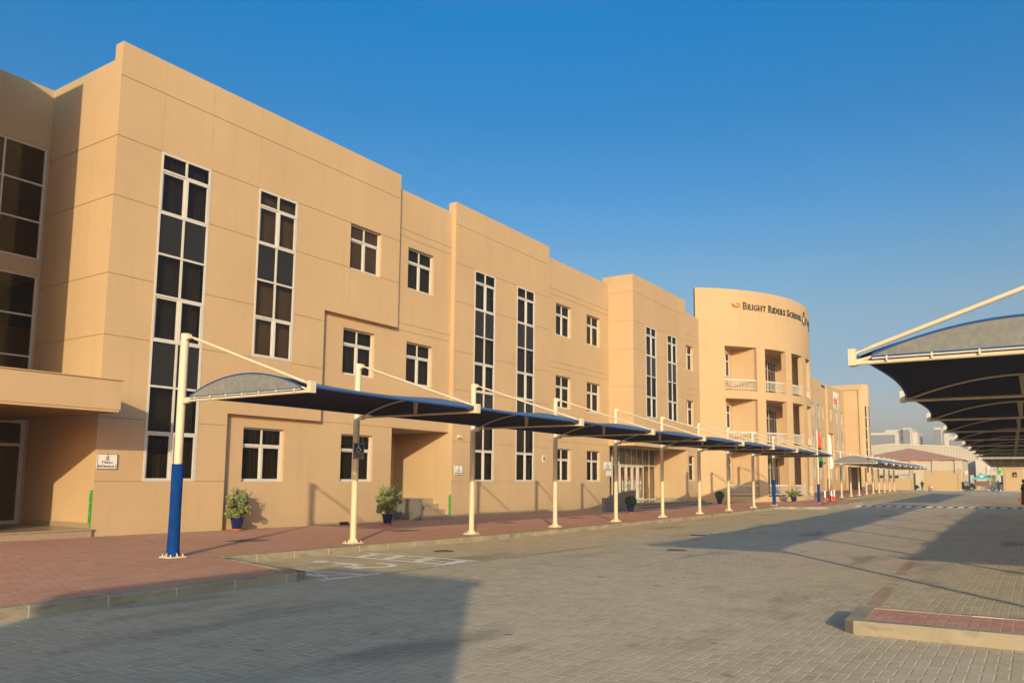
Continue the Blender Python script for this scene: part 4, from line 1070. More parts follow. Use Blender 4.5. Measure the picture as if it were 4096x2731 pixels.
# disabled parking plate on the second post
dp = empty('parking_sign', (6.235, 13.03-.17, 2.03), label='blue and white wheelchair plate reading DISABLED PARKING on the second canopy post', cat='parking sign')
m_ = MB(); m_.box(0, 0, 0, .012, .34, .36); m_.build('board', vary('shaded_white_plate', (.30, .25, .19), .6, .1, 10), dp)  # white board toned down, the shade on it put into its colour
m_ = MB(); m_.box(.012, .03, .15, .016, .31, .34); m_.build('blue_panel', M_SIGNB, dp)
m_ = MB(); m_.tube([(.02, .15+.055*math.cos(a), .215+.05*math.sin(a)) for a in [R(100+i*18) for i in range(15)]], .006, 6)
m_.tube([(.02, .145, .30), (.02, .15, .245), (.02, .20, .24), (.02, .235, .19)], .010, 6); m_.ball((.02, .143, .32), .013, 8, 6); m_.tube([(.02, .15, .265), (.02, .19, .262)], .006, 6)
m_.build('wheelchair_symbol', M_REFL, dp)
for t_, z in (('DISABLED', .105), ('PARKING', .05)):
    v, f2 = textmesh(t_, .055, .003, 'CENTER', 1.0, .001); m_ = MB(); m_.idx([(.014+p[2], .17+p[0], z+p[1]) for p in v], f2); m_.build('lettering', M_SIGNB, dp, recalc=False)

# ------------------------------------------------------------------ flag poles
def flagpole(x, y, h_, label, cols, blue=True, z0=None):
    z0 = gs(y) if z0 is None else z0; e = empty('flagpole', (x, y, z0), label=label, cat='flagpole', group='flagpoles on the pavement corner')
    m_ = MB(); m_.tube([(0,0,0), (0,0,h_*.45), (0,0,h_)], [.055, .05, .04], 14); m_.lathe([(.0, 0), (.1, 0), (.1, .03), (.055, .05)], 14); m_.ball((0, 0, h_+.03), .045, 10, 6); m_.build('pole', M_CREAM, e)
    if blue: m_ = MB(); m_.tube([(0,0,.03), (0,0,1.22)], .088, 16); m_.build('blue_padding', M_BLUE, e)
    # limp flag hanging in folds beside the pole
    nz, nx = 26, 12; V = []; F = []; mi = []
    H_ = h_*.50
    m_ = MB()
    for j in range(nz+1):
        t = j/nz; wd = .10+.22*t**.7*(1 if t < .85 else (1-(t-.85)*3.2))
        for i in range(nx+1):
            u = i/nx; V.append((.05+wd*u*.85+.02*math.sin(t*9), .03+wd*u*.4+.05*math.sin(u*9+t*3)*(.3+t), h_-.05-H_*t-.10*u*math.sin(t*pi)))
    m_.v = V
    for j in range(nz):
        for i in range(nx):
            a = j*(nx+1)+i; m_.f.append((a, a+1, a+nx+2, a+nx+1)); m_.sm.append(True)
            t = (j+.5)/nz; u = (i+.5)/nx
            m_.mi.append(cols(t, u))
    m_.build('flag', [M_RED, M_GRN, M_REFL, M_HAIR], e, recalc=False); return e
flagpole(7.45, 53.0, 4.66, 'flagpole with a limp red, green and black flag and blue padded foot', lambda t, u: 0 if t < .42 and u < 1.0-.3*t else (3 if t < .62 else (1 if t < .82 else 3)))
flagpole(7.5, 55.9, 4.58, 'flagpole with a limp white flag, right of the red and green one', lambda t, u: 2, blue=False)
# ------------------------------------------------------------------ cones and posts
def cone(x, y, h_, z, label, group='traffic cones'):
    e = empty('traffic_cone', (x, y, z), label=label, cat='traffic cone', group=group)
    m_ = MB(); m_.box(-.2*h_, -.2*h_, 0, .2*h_, .2*h_, .03); m_.build('base', M_BLACK, e)
    m_ = MB(); r_ = lambda t: h_*(.16-.13*t)
    pr = [0, .42, .44, .74, .76, 1.0]; m_.lathe([(r_(0), .03), (r_(.42), .42*h_)], 16, mi=0); m_.lathe([(r_(.42), .42*h_), (r_(.72), .72*h_)], 16, mi=1); m_.lathe([(r_(.72), .72*h_), (r_(1), h_), (0, h_)], 16, mi=0)
    m_.build('cone_body', [M_ORANGE, M_REFL], e); return e
def bollard(x, y, h_, z, label, group='flexible red and white posts'):
    e = empty('delineator_post', (x, y, z), label=label, cat='bollard', group=group)
    m_ = MB(); m_.lathe([(0, .05), (.10, .05), (.19, .0)], 18); m_.build('rubber_base', M_BLACK, e)
    m_ = MB(); m_.lathe([(.05, .04), (.05, h_*.4)], 14, mi=0); m_.lathe([(.052, h_*.4), (.052, h_*.86)], 14, mi=1); m_.lathe([(.05, h_*.86), (.05, h_*.94), (.03, h_), (0, h_)], 14, mi=0)
    m_.build('post_body', [M_ORANGE, M_REFL], e); return e
cone(7.62, 55.8, 1.0, gs(55.8), 'tall orange and white traffic cone beside the white flagpole')
bollard(8.05, 52.0, .95, gs(52), 'red and white flexible post standing left of the white flagpole')
bollard(7.95, 55.2, .95, gs(55), 'red and white flexible post standing right of the tall cone')
m_ = MB(); m_.lathe([(0, .05), (.10, .05), (.19, .0)], 18); o = m_.build('rubber_base', M_BLACK, loc=(8.06, 51.2, gs(51))); tag(o, 'loose black rubber base lying beside the blue flagpole foot', 'rubber base')
cone(4.42, 149.3, .95, .13, 'orange and white traffic cone in front of the ochre boundary wall', 'traffic cones')

# ------------------------------------------------------------------ potted plants
def pot(e, r_=.19, h_=.36):
    m_ = MB(); m_.lathe([(0, .04), (r_*.62, .04), (r_*.72, h_*.3), (r_*.92, h_*.8), (r_*.95, h_*.9), (r_*1.08, h_*.92), (r_*1.08, h_), (r_*.9, h_), (r_*.86, h_*.88), (0, h_*.88)], 28); m_.build('pot', M_NAVY, e)
    m_ = MB(); m_.lathe([(0, 0), (r_*.78, 0), (r_*.84, .05), (r_*.7, .055), (0, .055)], 24); m_.build('saucer', M_TERRA, e)
def leaves(mb, pts, sz, rnd, mi=0, jit=1.0):
    for c in pts:
        n = Vector((rnd.uniform(-1, 1), rnd.uniform(-1, 1), rnd.uniform(-.2, 1))).normalized(); a = n.orthogonal().normalized()
        a = (Matrix.Rotation(rnd.uniform(0, 2*pi), 3, n) @ a); b = n.cross(a); s_ = sz*rnd.uniform(.7, 1.25); c = Vector(c)
        mb.face([c-a*s_, c-b*s_*.42, c+a*s_, c+b*s_*.42], mi)
def bush(x, y, z, R_, zc, n, sz, mat, label, seed, kind='sphere', group='potted plants along the wall', potr=.19, squash=1.0):
    rnd = random.Random(seed); e = empty('potted_shrub' if kind != 'ball' else 'potted_topiary', (x, y, z), label=label, cat='potted plant', group=group); pot(e, potr)
    m_ = MB(); stems = []
    for i in range(9 if kind != 'ball' else 3):
        a = rnd.uniform(0, 2*pi); r_ = R_*rnd.uniform(.3, .8) if kind != 'ball' else .05
        p0 = Vector((0, 0, .30)); p2 = Vector((r_*math.cos(a), r_*math.sin(a), zc+R_*rnd.uniform(-.1, .6))); p1 = (p0+p2)/2+Vector((0, 0, .05))
        m_.tube([p0, p1, p2], [.014, .010, .005], 6); stems.append((p1, p2))
    m_.build('stems', M_BARK, e)
    m_ = MB(); pts = []
    if kind == 'ball':
        for i in range(n):
            v = Vector((rnd.gauss(0, 1), rnd.gauss(0, 1), rnd.gauss(0, 1))).normalized(); r_ = R_*(rnd.uniform(.80, 1.03)); pts.append((v.x*r_, v.y*r_, zc+v.z*r_*squash))
    elif kind == 'sphere':
        cl = []
        for i in range(46):
            v = Vector((rnd.gauss(0, 1), rnd.gauss(0, 1), rnd.gauss(0, 1))).normalized(); r_ = R_*rnd.uniform(.45, .95); cl.append((v*r_*Vector((1,1,1)).length/1.732, R_*rnd.uniform(.16, .27)))
        for i in range(n):
            c, rr = rnd.choice(cl); v = Vector((rnd.gauss(0, 1), rnd.gauss(0, 1), rnd.gauss(0, 1))).normalized()*rr*rnd.uniform(.6, 1.05)
            p = c+v; pts.append((p.x, p.y, zc+p.z*squash))
        for i in range(14):     # a few stray shoots
            a = rnd.uniform(0, 2*pi); el_ = rnd.uniform(.2, 1.4); dv = Vector((math.cos(a)*math.cos(el_), math.sin(a)*math.cos(el_), math.sin(el_)))
            for k in range(14): p = dv*R_*(.8+.035*k); pts.append((p.x+rnd.uniform(-.03, .03), p.y+rnd.uniform(-.03, .03), zc+p.z*squash+rnd.uniform(-.02, .02)))
    else:
        for i in range(16):
            a = rnd.uniform(0, 2*pi); el_ = rnd.uniform(.5, 1.4); ln = R_*rnd.uniform(.8, 1.7); dv = Vector((math.cos(a)*math.cos(el_), math.sin(a)*math.cos(el_), math.sin(el_)))
            for k in range(int(n/16)): t = rnd.uniform(.15, 1); p = dv*ln*t; pts.append((p.x+rnd.uniform(-.06, .06), p.y+rnd.uniform(-.06, .06), .36+p.z-.25*t*t*math.cos(el_)+rnd.uniform(-.05, .05)))
    leaves(m_, pts, sz, rnd); m_.build('foliage', mat, e, recalc=False); return e
bush(.36, 14.25, gs(14), .40, .70, 5200, .036, M_LEAF, 'bushy variegated shrub in a blue pot at the first wall recess', 1)
bush(1.28, 19.36, gs(19), .48, .80, 6500, .036, M_LEAF, 'taller variegated shrub in a blue pot left of the second doorway', 2)
bush(3.3, 33.6, gs(33), .27, .55, 3800, .024, M_LEAF2, 'clipped round box ball in a blue pot beside the reception steps', 3, 'ball', squash=.92)
bush(2.95, 46.9, gs(46), .27, .56, 3200, .026, M_LEAF2, 'clipped round box ball in a blue pot at the foot of the rounded front', 4, 'ball', squash=.95)
bush(5.75, 53.4, gs(53), .50, .7, 1900, .045, M_LEAF3, 'loose pale green shrub in a blue pot before the ground floor railing', 5, 'loose', potr=.21)
bush(2.4, 68.5, gs(68), .4, .7, 1100, .05, M_LEAF2, 'small dark shrub in a pot beyond the rounded front', 6, 'loose', potr=.19)
for (x, y, lb) in ((.12, 18.48, 'black rodent bait box on the pavement against the wall'), (3.0, 48.4, 'black rodent bait box beside the second box ball')):
    m_ = MB(); m_.prism([(0, -.13, 0), (.16, -.13, 0), (.16, -.13, .06), (.12, -.13, .10), (0, -.13, .10)], (0, .26, 0)); m_.box(.16, -.05, .015, .165, .05, .055, 0); o = m_.build('bait_box', M_BLACK, loc=(x, y, gs(y))); tag(o, lb, 'bait box', 'rodent bait boxes')

# ------------------------------------------------------------------ far end of the yard
BW = empty('boundary_wall', (6, 150, 0), label='ochre boundary wall with railed notches, cone in front', cat='boundary wall', group='ochre boundary walls')
def loc(mb, name, mat, e, **kw): mb.xf(lambda p: p-Vector(e.location)); return mb.build(name, mat, e, **kw)
m_ = MB(); zb = -.1; m_.box(3.5, 150, zb, 8.35, 150.25, 2.93); m_.box(4.4, 150.0, 2.93, 7.5, 150.25, 3.5); loc(m_, 'wall', M_GATE, BW)
for xa, xb, zt in ((3.14, 3.52, 3.68), (8.30, 8.80, 3.72)):
    m_ = MB(); m_.box(xa, 149.92, zb, xb, 150.33, zt); loc(m_, 'pillar', M_GATE, BW)
for xa, xb in ((3.52, 4.4), (7.5, 8.30)):
    m_ = MB(); m_.box(xa, 150.1, 3.44, xb, 150.15, 3.48)
    for i in range(5): x = xa+.08+(xb-xa-.16)*i/4; m_.box(x-.015, 150.11, 2.93, x+.015, 150.14, 3.44)
    loc(m_, 'railing', M_BLACK, BW)
m_ = MB(); m_.tube([(8.47, 150.1, 3.72), (8.47, 150.1, 3.85)], .05, 8); m_.ball((8.47, 150.1, 3.9), .09, 10, 6); loc(m_, 'wall_lamp', M_CREAM2, BW)
BL = empty('boundary_wall', (-2, 150, 0), label='low ochre boundary wall left of the open gate', cat='boundary wall', group='ochre boundary walls')
m_ = MB(); m_.box(-4.95, 150, zb, 1.3, 150.25, 1.98); loc(m_, 'wall', M_GATE, BL)
for xa, xb, zt in ((1.22, 1.52, 3.66), (-4.72, -4.2, 3.6), (-5.7, -5.35, 3.4)):
    m_ = MB(); m_.box(xa, 149.92, zb, xb, 150.33, zt); loc(m_, 'pillar', M_GATE, BL)
m_ = MB(); m_.box(-5.35, 150.1, 3.2, -4.7, 150.14, 3.25); m_.box(-5.35, 150.1, 2.75, -4.7, 150.14, 2.79)
for i in range(5): m_.box(-5.3+.14*i, 150.1, 2.75, -5.27+.14*i, 150.13, 3.2)
loc(m_, 'railing', M_BLACK, BL)
for (x, lb) in ((1.55, 'open dark metal gate leaf on the left side of the gateway'), (3.12, 'open dark metal gate leaf on the right side of the gateway')):
    m_ = MB(); m_.box(0, 0, .05, .05, 1.6, 3.0); m_.box(-.02, .0, .05, .07, .06, 3.02); m_.box(-.02, 1.56, .05, .07, 1.62, 3.02); o = m_.build('gate_leaf', newmat('dark_gate_metal', (.05, .05, .045), .6), loc=(x, 150.3, 0)); tag(o, lb, 'gate', 'open gate leaves')
# low kiosk building behind the low wall
KB = empty('low_building', (-3, 158, 0), label='low cream building with small windows behind the low boundary wall', cat='building')
m_ = MB(); m_.box(-5.9, 158, -.2, -.4, 162, 2.78); m_.box(-6.1, 157.8, 2.78, -.3, 162.2, 2.98); loc(m_, 'wall', M_CREAM2, KB)
for x in (-4.8, -3.3, -2.2): 
    m_ = MB(); m_.box(x-.3, 157.96, 2.15, x+.3, 158.02, 2.62); m_.box(x-.34, 157.95, 2.62, x+.34, 158.02, 2.67, 1); loc(m_, 'window', [M_SPAN, M_WHITE], KB)
# guard booth at the right
GB = empty('guard_booth', (16.2, 150, 0), label='ochre guard booth with one small dark window at the far right', cat='guard booth')
m_ = MB(); m_.box(14.85, 150, 0, 17.7, 153, 3.75); m_.box(14.72, 149.85, 3.75, 17.85, 153.1, 3.92); loc(m_, 'wall', M_GATE, GB)
m_ = MB(); m_.box(16.2, 149.95, 2.38, 16.8, 150.02, 3.16, 0); m_.box(16.15, 149.93, 3.16, 16.85, 150.02, 3.22, 1); m_.box(16.15, 149.93, 2.32, 16.2, 150.02, 3.16, 1); loc(m_, 'window', [M_SPAN, M_GROOVE], GB)
m_ = MB(); m_.lathe([(0, 0), (.12, 0), (.12, .02), (.07, .02)], 14); m_.xf(lambda p: Vector((16.52+p.x, 149.94-p.z, 2.66+p.y))); loc(m_, 'intercom', M_CREAM2, GB)
m_ = MB(); m_.tube([(15.0, 149.95, 3.5), (15.15, 149.95, 3.4), (15.15, 149.95, .4)], .03, 8); loc(m_, 'drain_pipe', M_GATE, GB)
m_ = MB(); m_.box(14.3, 149.3, -.05, 18.5, 149.9, .16); loc(m_, 'kerb_step', M_KERB, GB)

# hipped roof hall
HB = empty('hall', (-1, 174, 0), label='cream hall with a low red tiled hip roof beyond the gate', cat='building')
m_ = MB(); m_.box(-12, 170.5, -.4, 7.6, 186, 5.85)
for x in (-9, -4.6, -.8, 3.1, 7.0):
    m_.box(x-.62, 170.25, -.4, x+.62, 170.5, 5.55); m_.box(x-.72, 170.15, 5.55, x+.72, 170.5, 5.8)
loc(m_, 'wall', M_CREAM2, HB)
m_ = MB()
for a, b in ((-8.3, -5.3), (-3.9, -1.5), (-.1, 2.4), (3.8, 6.3)):
    m_.face([(a, 170.46, 5.15), (b, 170.46, 5.15), (b, 170.46, 5.75), (a, 170.46, 5.75)])
loc(m_, 'clerestory_panel', vary('beige_panel', (.55, .43, .30), .8, .1, 1), HB)
m_ = MB(); e0 = [(-12.6, 169.8, 5.85), (7.95, 169.8, 5.85), (7.95, 186.6, 5.85), (-12.6, 186.6, 5.85)]; r0, r1 = (-2.5, 178.2, 8.35), (-2.1, 178.2, 8.35)
m_.face([e0[0], e0[1], r1, r0]); m_.face([e0[1], e0[2], r1]); m_.face([e0[2], e0[3], r0, r1]); m_.face([e0[3], e0[0], r0]); m_.face([(p[0], p[1], 5.80) for p in e0]); 
for a, b in zip(e0, e0[1:]+e0[:1]): m_.face([a, b, (b[0], b[1], 5.75), (a[0], a[1], 5.75)])
loc(m_, 'roof', M_TILE, HB)
m_ = MB(); m_.box(8.0, 169.9, 3.0, 8.5, 170.4, 3.7); m_.box(7.9, 169.9, 2.9, 8.6, 170.5, 2.98); m_.build('vent', M_CREAM, HB).location = (-0+1-8+7, 0, 0) if False else (1, -174+1, 0)
# ribbed warehouse
WH = empty('warehouse', (-2, 192, 0), label='large cream ribbed metal warehouse behind the hall', cat='building')
m_ = MB(); prof = [(-40, 7.0), (-12.2, 9.4), (-7.5, 9.84), (5.7, 9.03), (7.1, 8.2), (8.8, 7.07)]
m_.prism([(-40, 192, -.4)] + [(x, 192, z) for x, z in prof] + [(8.8, 192, -.4)], (0, 30, 0)); loc(m_, 'cladding', M_RIB, WH)
m_ = MB()
for (a, b) in zip(prof, prof[1:]): m_.prism([(a[0], 191.9, a[1]-.02), (b[0], 191.9, b[1]-.02), (b[0], 191.9, b[1]+.18), (a[0], 191.9, a[1]+.18)], (0, 30.1, 0))
loc(m_, 'roof_trim', M_CREAM, WH)
# cafe frontage
CF = empty('cafe_building', (13, 188, 0), label='white shop front with a grey CAF sign and a green banner', cat='shop')
m_ = MB(); m_.box(8.9, 188, -.4, 26, 200, 6.2); m_.box(10.75, 187.85, 3.05, 14.0, 188, 3.75); loc(m_, 'wall', M_WHITEW, CF)
m_ = MB(); m_.box(10.9, 187.75, 3.82, 13.95, 188.0, 4.6); loc(m_, 'fascia_board', newmat('pale_fascia', (.62, .62, .62), .5), CF)
v, f2 = textmesh('CAF', .72, .05, 'LEFT', 1.0, .01); m_ = MB(); m_.idx([(11.45+p[0], 187.72+p[2], 4.17+p[1]) for p in v], f2); v, f2 = textmesh('E', .72, .05, 'LEFT', 1.0, .01); m_.idx([(13.62+p[0], 187.72+p[2], 4.17+p[1]) for p in v], f2); loc(m_, 'sign_letters', newmat('slate_blue', (.10, .14, .22), .5), CF, recalc=False)
m_ = MB(); m_.box(12.85, 187.6, 3.3, 13.55, 187.66, 4.6, 0); m_.box(13.05, 187.58, 3.3, 13.2, 187.6, 4.6, 1); m_.box(13.12, 187.57, 4.1, 13.35, 187.59, 4.6, 2); loc(m_, 'green_banner', [newmat('lime_print', (.12, .42, .04), .6), newmat('dark_green_print', (.03, .20, .03), .6), newmat('yellow_print', (.75, .60, .08), .6)], CF)
for (a, b) in ((10.8, 11.62), (11.75, 12.4)):
    m_ = MB(); m_.box(a, 187.93, 1.3, b, 187.99, 3.0, 0); m_.box(a, 187.9, 2.95, b, 187.96, 3.02, 1); m_.box(a+.02, 187.92, 1.9, b, 187.95, 1.94, 1); loc(m_, 'window', [newmat('olive_glass', (.12, .13, .07), .2), M_WHITE], CF)
for x in (6.6, 7.85, 12.65):
    m_ = MB(); m_.box(x, 187.85, -.3, x+.62, 187.97, 2.95, 0); m_.box(x+.3, 187.83, 1.2, x+.34, 187.86, 2.5, 1); loc(m_, 'white_pylon', [M_WHITEW, M_OFFG], CF)
m_ = MB(); m_.box(13.4, 187.9, -.2, 14.3, 187.96, 2.9, 0); m_.box(13.5, 187.87, 1.3, 14.2, 187.9, 1.6, 1); loc(m_, 'door', [M_SPAN, M_WHITE], CF)
# brown hoarding with zigzag and barriers
FH = empty('hoarding', (11, 176, 0), label='dark brown hoarding with orange zigzag lines behind the tent', cat='hoarding')
m_ = MB(); m_.box(9.1, 176, .0, 12.4, 176.08, 1.72); loc(m_, 'panel', newmat('brown_hoarding', (.14, .09, .035), .8), FH)
m_ = MB(); m_.box(12.4, 176, .0, 13.3, 176.08, 1.72); loc(m_, 'green_panel', newmat('dull_green_hoarding', (.09, .12, .05), .8), FH)
m_ = MB()
for zc in (1.42, .95): m_.tube([(9.5+.11*i, 175.98, zc+(.09 if i % 4 in (1, 2) else -.09)) for i in range(27)], .03, 6)
loc(m_, 'zigzag', newmat('orange_line', (.45, .16, .03), .7), FH)
BR = empty('plastic_barrier', (10.6, 170, 0), label='low pink and white plastic barrier in front of the hoarding', cat='barrier')
for i in range(5):
    m_ = MB(); m_.prism([(8.9+.95*i, 170, .0), (9.8+.95*i, 170, .0), (9.74+.95*i, 170, .78), (8.96+.95*i, 170, .78)], (0, .3, 0)); loc(m_, 'barrier_segment', newmat('faded_pink_plastic', (.45, .24, .20), .7) if i % 2 == 0 else vary('faded_white_plastic', (.5, .46, .42), .7), BR)
# marquee tent
TN = empty('gazebo_tent', (10.88, 166.4, 0), label='turquoise pop-up gazebo tent with white oval logo', cat='tent')
m_ = MB(); x0, x1, y0_, y1_ = -1.4, 1.4, -1.4, 1.4; ap = (0, 0, 3.25)
cs = [(x0, y0_, 2.33), (x1, y0_, 2.33), (x1, y1_, 2.33), (x0, y1_, 2.33)]
for a, b in zip(cs, cs[1:]+cs[:1]):
    n_ = 8
    for i in range(n_):
        t0, t1 = i/n_, (i+1)/n_; cv = lambda p, t: (p[0]*(1-t), p[1]*(1-t), 2.33+(3.25-2.33)*t-.16*math.sin(pi*t))
        m_.face([cv(a, t0), cv(b, t0), cv(b, t1), cv(a, t1)], 0)
    m_.face([(a[0], a[1], 1.96), (b[0], b[1], 1.96), b, a])
m_.build('canopy', M_TEAL, TN, recalc=False)
m_ = MB(); m_.lathe([(0, 0), (1, 0), (1, .02), (0, .02)], 26); m_.xf(lambda p: Vector((p.x*.44, -.97+p.y*.24*.82-p.z, 2.62-.05+p.y*.24))); m_.build('oval_logo', M_SIGNW, TN)
m_ = MB(); m_.face([(-.1, -.99, 2.6), (.1, -.99, 2.6), (0, -.92, 2.72)]); m_.box(-.22, -1.10, 2.47, .22, -1.08, 2.51); m_.build('logo_mark', M_RED, TN)
m_ = MB(); 
for i in range(24): m_.box(-1.2+.1*i, -1.415, 2.10, -1.2+.1*i+.07, -1.403, 2.19)
m_.build('valance_lettering', M_SIGNW, TN)
for x in (x0, x1):
    for y in (y0_, y1_): m_ = MB(); m_.tube([(x, y, -.05), (x, y, 2.3)], .03, 8); m_.build('leg', M_WHITE, TN)
for (x, lb) in ((10.85, 'left one of two short red and white posts between the cars'), (11.21, 'right one of two short red and white posts between the cars')): bollard(x, 156, .72, gr(156)+.1, lb)
e = bollard(11.9, 156.5, .6, gr(156)+.1, 'short red and white post with a blank white board by the silver car'); m_ = MB(); m_.box(-.22, -.06, .55, .22, -.04, .9); m_.build('board', M_SIGNW, e)
# modern offices far away, built around y = 420
MO = empty('office_block', (-40, 430, 0), label='distant pale office block with grey glazing and a stair tower', cat='office building')
def bxl(x0, z0, x1, z1, y0, y1, mat, name, e): m_ = MB(); m_.box(x0, y0, z0, x1, y1, z1); loc(m_, name, mat, e)
bxl(-60, -1, -36.2, 25.5, 420, 450, M_WHITEW, 'wall', MO); bxl(-60, 19, -38.0, 24.3, 419.6, 420, M_OFFG, 'glazing', MO)
bxl(-43, 25.5, -34.8, 27.0, 424, 440, M_WHITEW, 'roof_storey', MO); bxl(-36.2, -1, -34.2, 26.0, 422, 445, M_WHITEW, 'link_wall', MO); bxl(-35.6, 21.8, -34.2, 23.4, 421.6, 422, M_OFFG, 'glazing', MO)
bxl(-34.2, -1, -30.6, 27.5, 419, 440, M_WHITEW, 'stair_tower', MO); bxl(-34.1, 17, -31.1, 26.6, 418.7, 419, M_OFFG, 'glazing', MO); bxl(-30.6, -1, -28.3, 25.6, 424, 445, M_WHITEW, 'end_wall', MO)
M2 = empty('office_block', (-16, 430, 0), label='distant pale office tower with dark glazing half hidden by the right canopy', cat='office building')
bxl(-20.9, -1, -17.6, 27.5, 422, 440, M_WHITEW, 'stair_tower', M2); bxl(-20.8, 17, -17.8, 26.4, 421.7, 422, M_OFFG, 'glazing', M2); bxl(-17.6, -1, -14.8, 25.0, 424, 445, M_WHITEW, 'wall', M2); bxl(-17.5, 17, -16.8, 25.0, 423.7, 424, M_OFFG, 'glazing', M2); bxl(-14.8, -1, 10, 23.0, 425, 445, M_WHITEW, 'wall', M2); bxl(-14.6, 17, 8, 21.5, 424.7, 425, M_OFFG, 'glazing', M2)

# ------------------------------------------------------------------ cars
def car(x, y, z, L_, H_, W_, prof, paint, label, face=1, group='cars beyond the gate'):
    """side profile list (x, z) front at x=0; body lofted across the width with tumblehome"""
    e = empty('parked_car', (x, y, z), label=label, cat='car', group=group)
    m_ = MB(); fx = lambda v: v*face
    N_ = 9; rows = []
    hs_ = [(-1, .06, 0), (-.96, .0, .0)]
    secs = [-1, -.94, -.75, -.4, 0, .4, .75, .94, 1]
    V = []; n = len(prof)
    for s_ in secs:
        k = 1-.05*abs(s_)**4
        for (px, pz) in prof:
            tb = max(0, (pz-.62*H_))/(H_*.38); wy = s_*W_/2*(1-.18*tb)
            zz = pz if abs(s_) < .95 else .25+(pz-.25)*.965
            cxm = L_/2; V.append((fx(cxm+(px-cxm)*k), wy, zz))
    F = []
    for i in range(len(secs)-1):
        for j in range(n): kx = (j+1) % n; F.append((i*n+j, i*n+kx, (i+1)*n+kx, (i+1)*n+j))
    F.append(tuple(range(n))[::-1]); F.append(tuple((len(secs)-1)*n+j for j in range(n)))
    m_.idx(V, F, 0, False); bo = m_.build('body', paint, e)
    return e, fx
def addcar(e, fx, L_, H_, W_, wx, winpoly, tail, head, rim):
    for sy in (-1, 1):
        for xx in wx:
            r_ = .34; w = MB(); w.lathe([(r_*.62, -.11), (r_*.9, -.12), (r_, -.09), (r_, .09), (r_*.9, .12), (r_*.62, .11)], 28)
            w.xf(lambda p: Vector((p.x, p.z, p.y))); yy = sy*(W_/2-.10)
            t = w.build('tyre', M_BLACK, e, loc=(fx(xx), yy, r_))
            q = MB(); q.lathe([(0, .0), (.06, .02), (.07, .0)], 14)
            for k in range(10):
                a = 2*pi*k/10; q.prism([(.03*math.cos(a+.6), .03*math.sin(a+.6), .0), (.03*math.cos(a-.6), .03*math.sin(a-.6), .0), (r_*.62*math.cos(a-.09), r_*.62*math.sin(a-.09), .0), (r_*.62*math.cos(a+.09), r_*.62*math.sin(a+.09), .0)], (0, 0, .025))
            q.lathe([(r_*.56, .0), (r_*.63, .0), (r_*.63, .03), (r_*.56, .03)], 26)
            q.xf(lambda p: Vector((p.x, (p.z+.10)*sy, p.y))); q.build('rim', rim, t)
        g = MB(); tb = lambda z: W_/2*(1-.18*max(0, z-.62*H_)/(H_*.38))+.006
        g.face([(fx(px), sy*tb(pz), pz) for px, pz in winpoly]); g.build('side_window', M_SPAN, e, recalc=False)
    for (px, pz, c, nm, w_, h_) in tail:
        for sy in (-1, 1):
            t = MB(); t.box(fx(px)-.05, sy*W_/2*.93-.05 if sy < 0 else sy*W_/2*.93-.22, pz, fx(px)+.05, sy*W_/2*.93+.22 if sy < 0 else sy*W_/2*.93+.05, pz+h_); t.build(nm, c, e)
P_DARK = newmat('black_car_paint', (.012, .012, .014), .2, 0, .6); P_SIL = newmat('silver_car_paint', (.38, .40, .43), .25, .6)
pr = [(.0, .30), (.02, .62), (.25, .86), (1.05, .98), (1.75, 1.36), (2.3, 1.46), (3.3, 1.44), (3.95, 1.26), (4.38, .98), (4.45, .62), (4.40, .32), (4.1, .22), (.4, .22)]
yc = 154.5
e, fx = car(10.68, yc, gr(yc)+.09, 4.45, 1.46, 1.8, [(4.45-a, b) for a, b in pr], P_DARK, 'black hatchback with its tail showing past the ochre wall', -1)
addcar(e, fx, 4.45, 1.46, 1.8, (.68, 3.55), [(4.45-a, b) for a, b in ((1.35, 1.0), (1.85, 1.34), (3.2, 1.36), (3.85, 1.16), (3.9, 1.02))], [(.08, .74, M_RED, 'tail_light', .1, .18)], [], M_STEEL)
pr2 = [(.0, .30), (-.02, .60), (.12, .78), (.9, .98), (1.25, 1.02), (2.05, 1.44), (2.7, 1.56), (3.7, 1.52), (4.3, 1.2), (4.6, .9), (4.62, .35), (4.3, .24), (.4, .22)]
e, fx = car(12.02, yc, gr(yc)+.09, 4.6, 1.56, 1.85, pr2, P_SIL, 'silver crossover car with its front showing left of the guard booth', 1)
addcar(e, fx, 4.6, 1.56, 1.85, (1.12, 3.75), [(1.5, 1.06), (2.1, 1.42), (2.7, 1.5), (3.7, 1.44), (4.1, 1.1)], [(.08, .66, M_REFL, 'headlight', .1, .12)], [], M_STEEL)
m_ = MB(); m_.face([(1.28, -.7, 1.05), (1.28, .7, 1.05), (2.05, .62, 1.455), (2.05, -.62, 1.455)]); m_.xf(lambda p: p+Vector((-.02, 0, .02))); m_.build('windscreen', newmat('sky_blue_glass', (.05, .12, .25), .05), e)
e, fx = car(-2.6, 153.5, gr(153)+.09, 4.45, 1.46, 1.8, pr, P_DARK, 'dark car glimpsed through the open gate', -1)
e.location = (2.05, 153.5, gr(153)+.09)
e.location.x = 1.95
addcar(e, fx, 4.45, 1.46, 1.8, (.78, 3.6), [(1.35, 1.0), (1.85, 1.34), (3.2, 1.36), (3.85, 1.16), (3.9, 1.02)], [], [], M_STEEL)

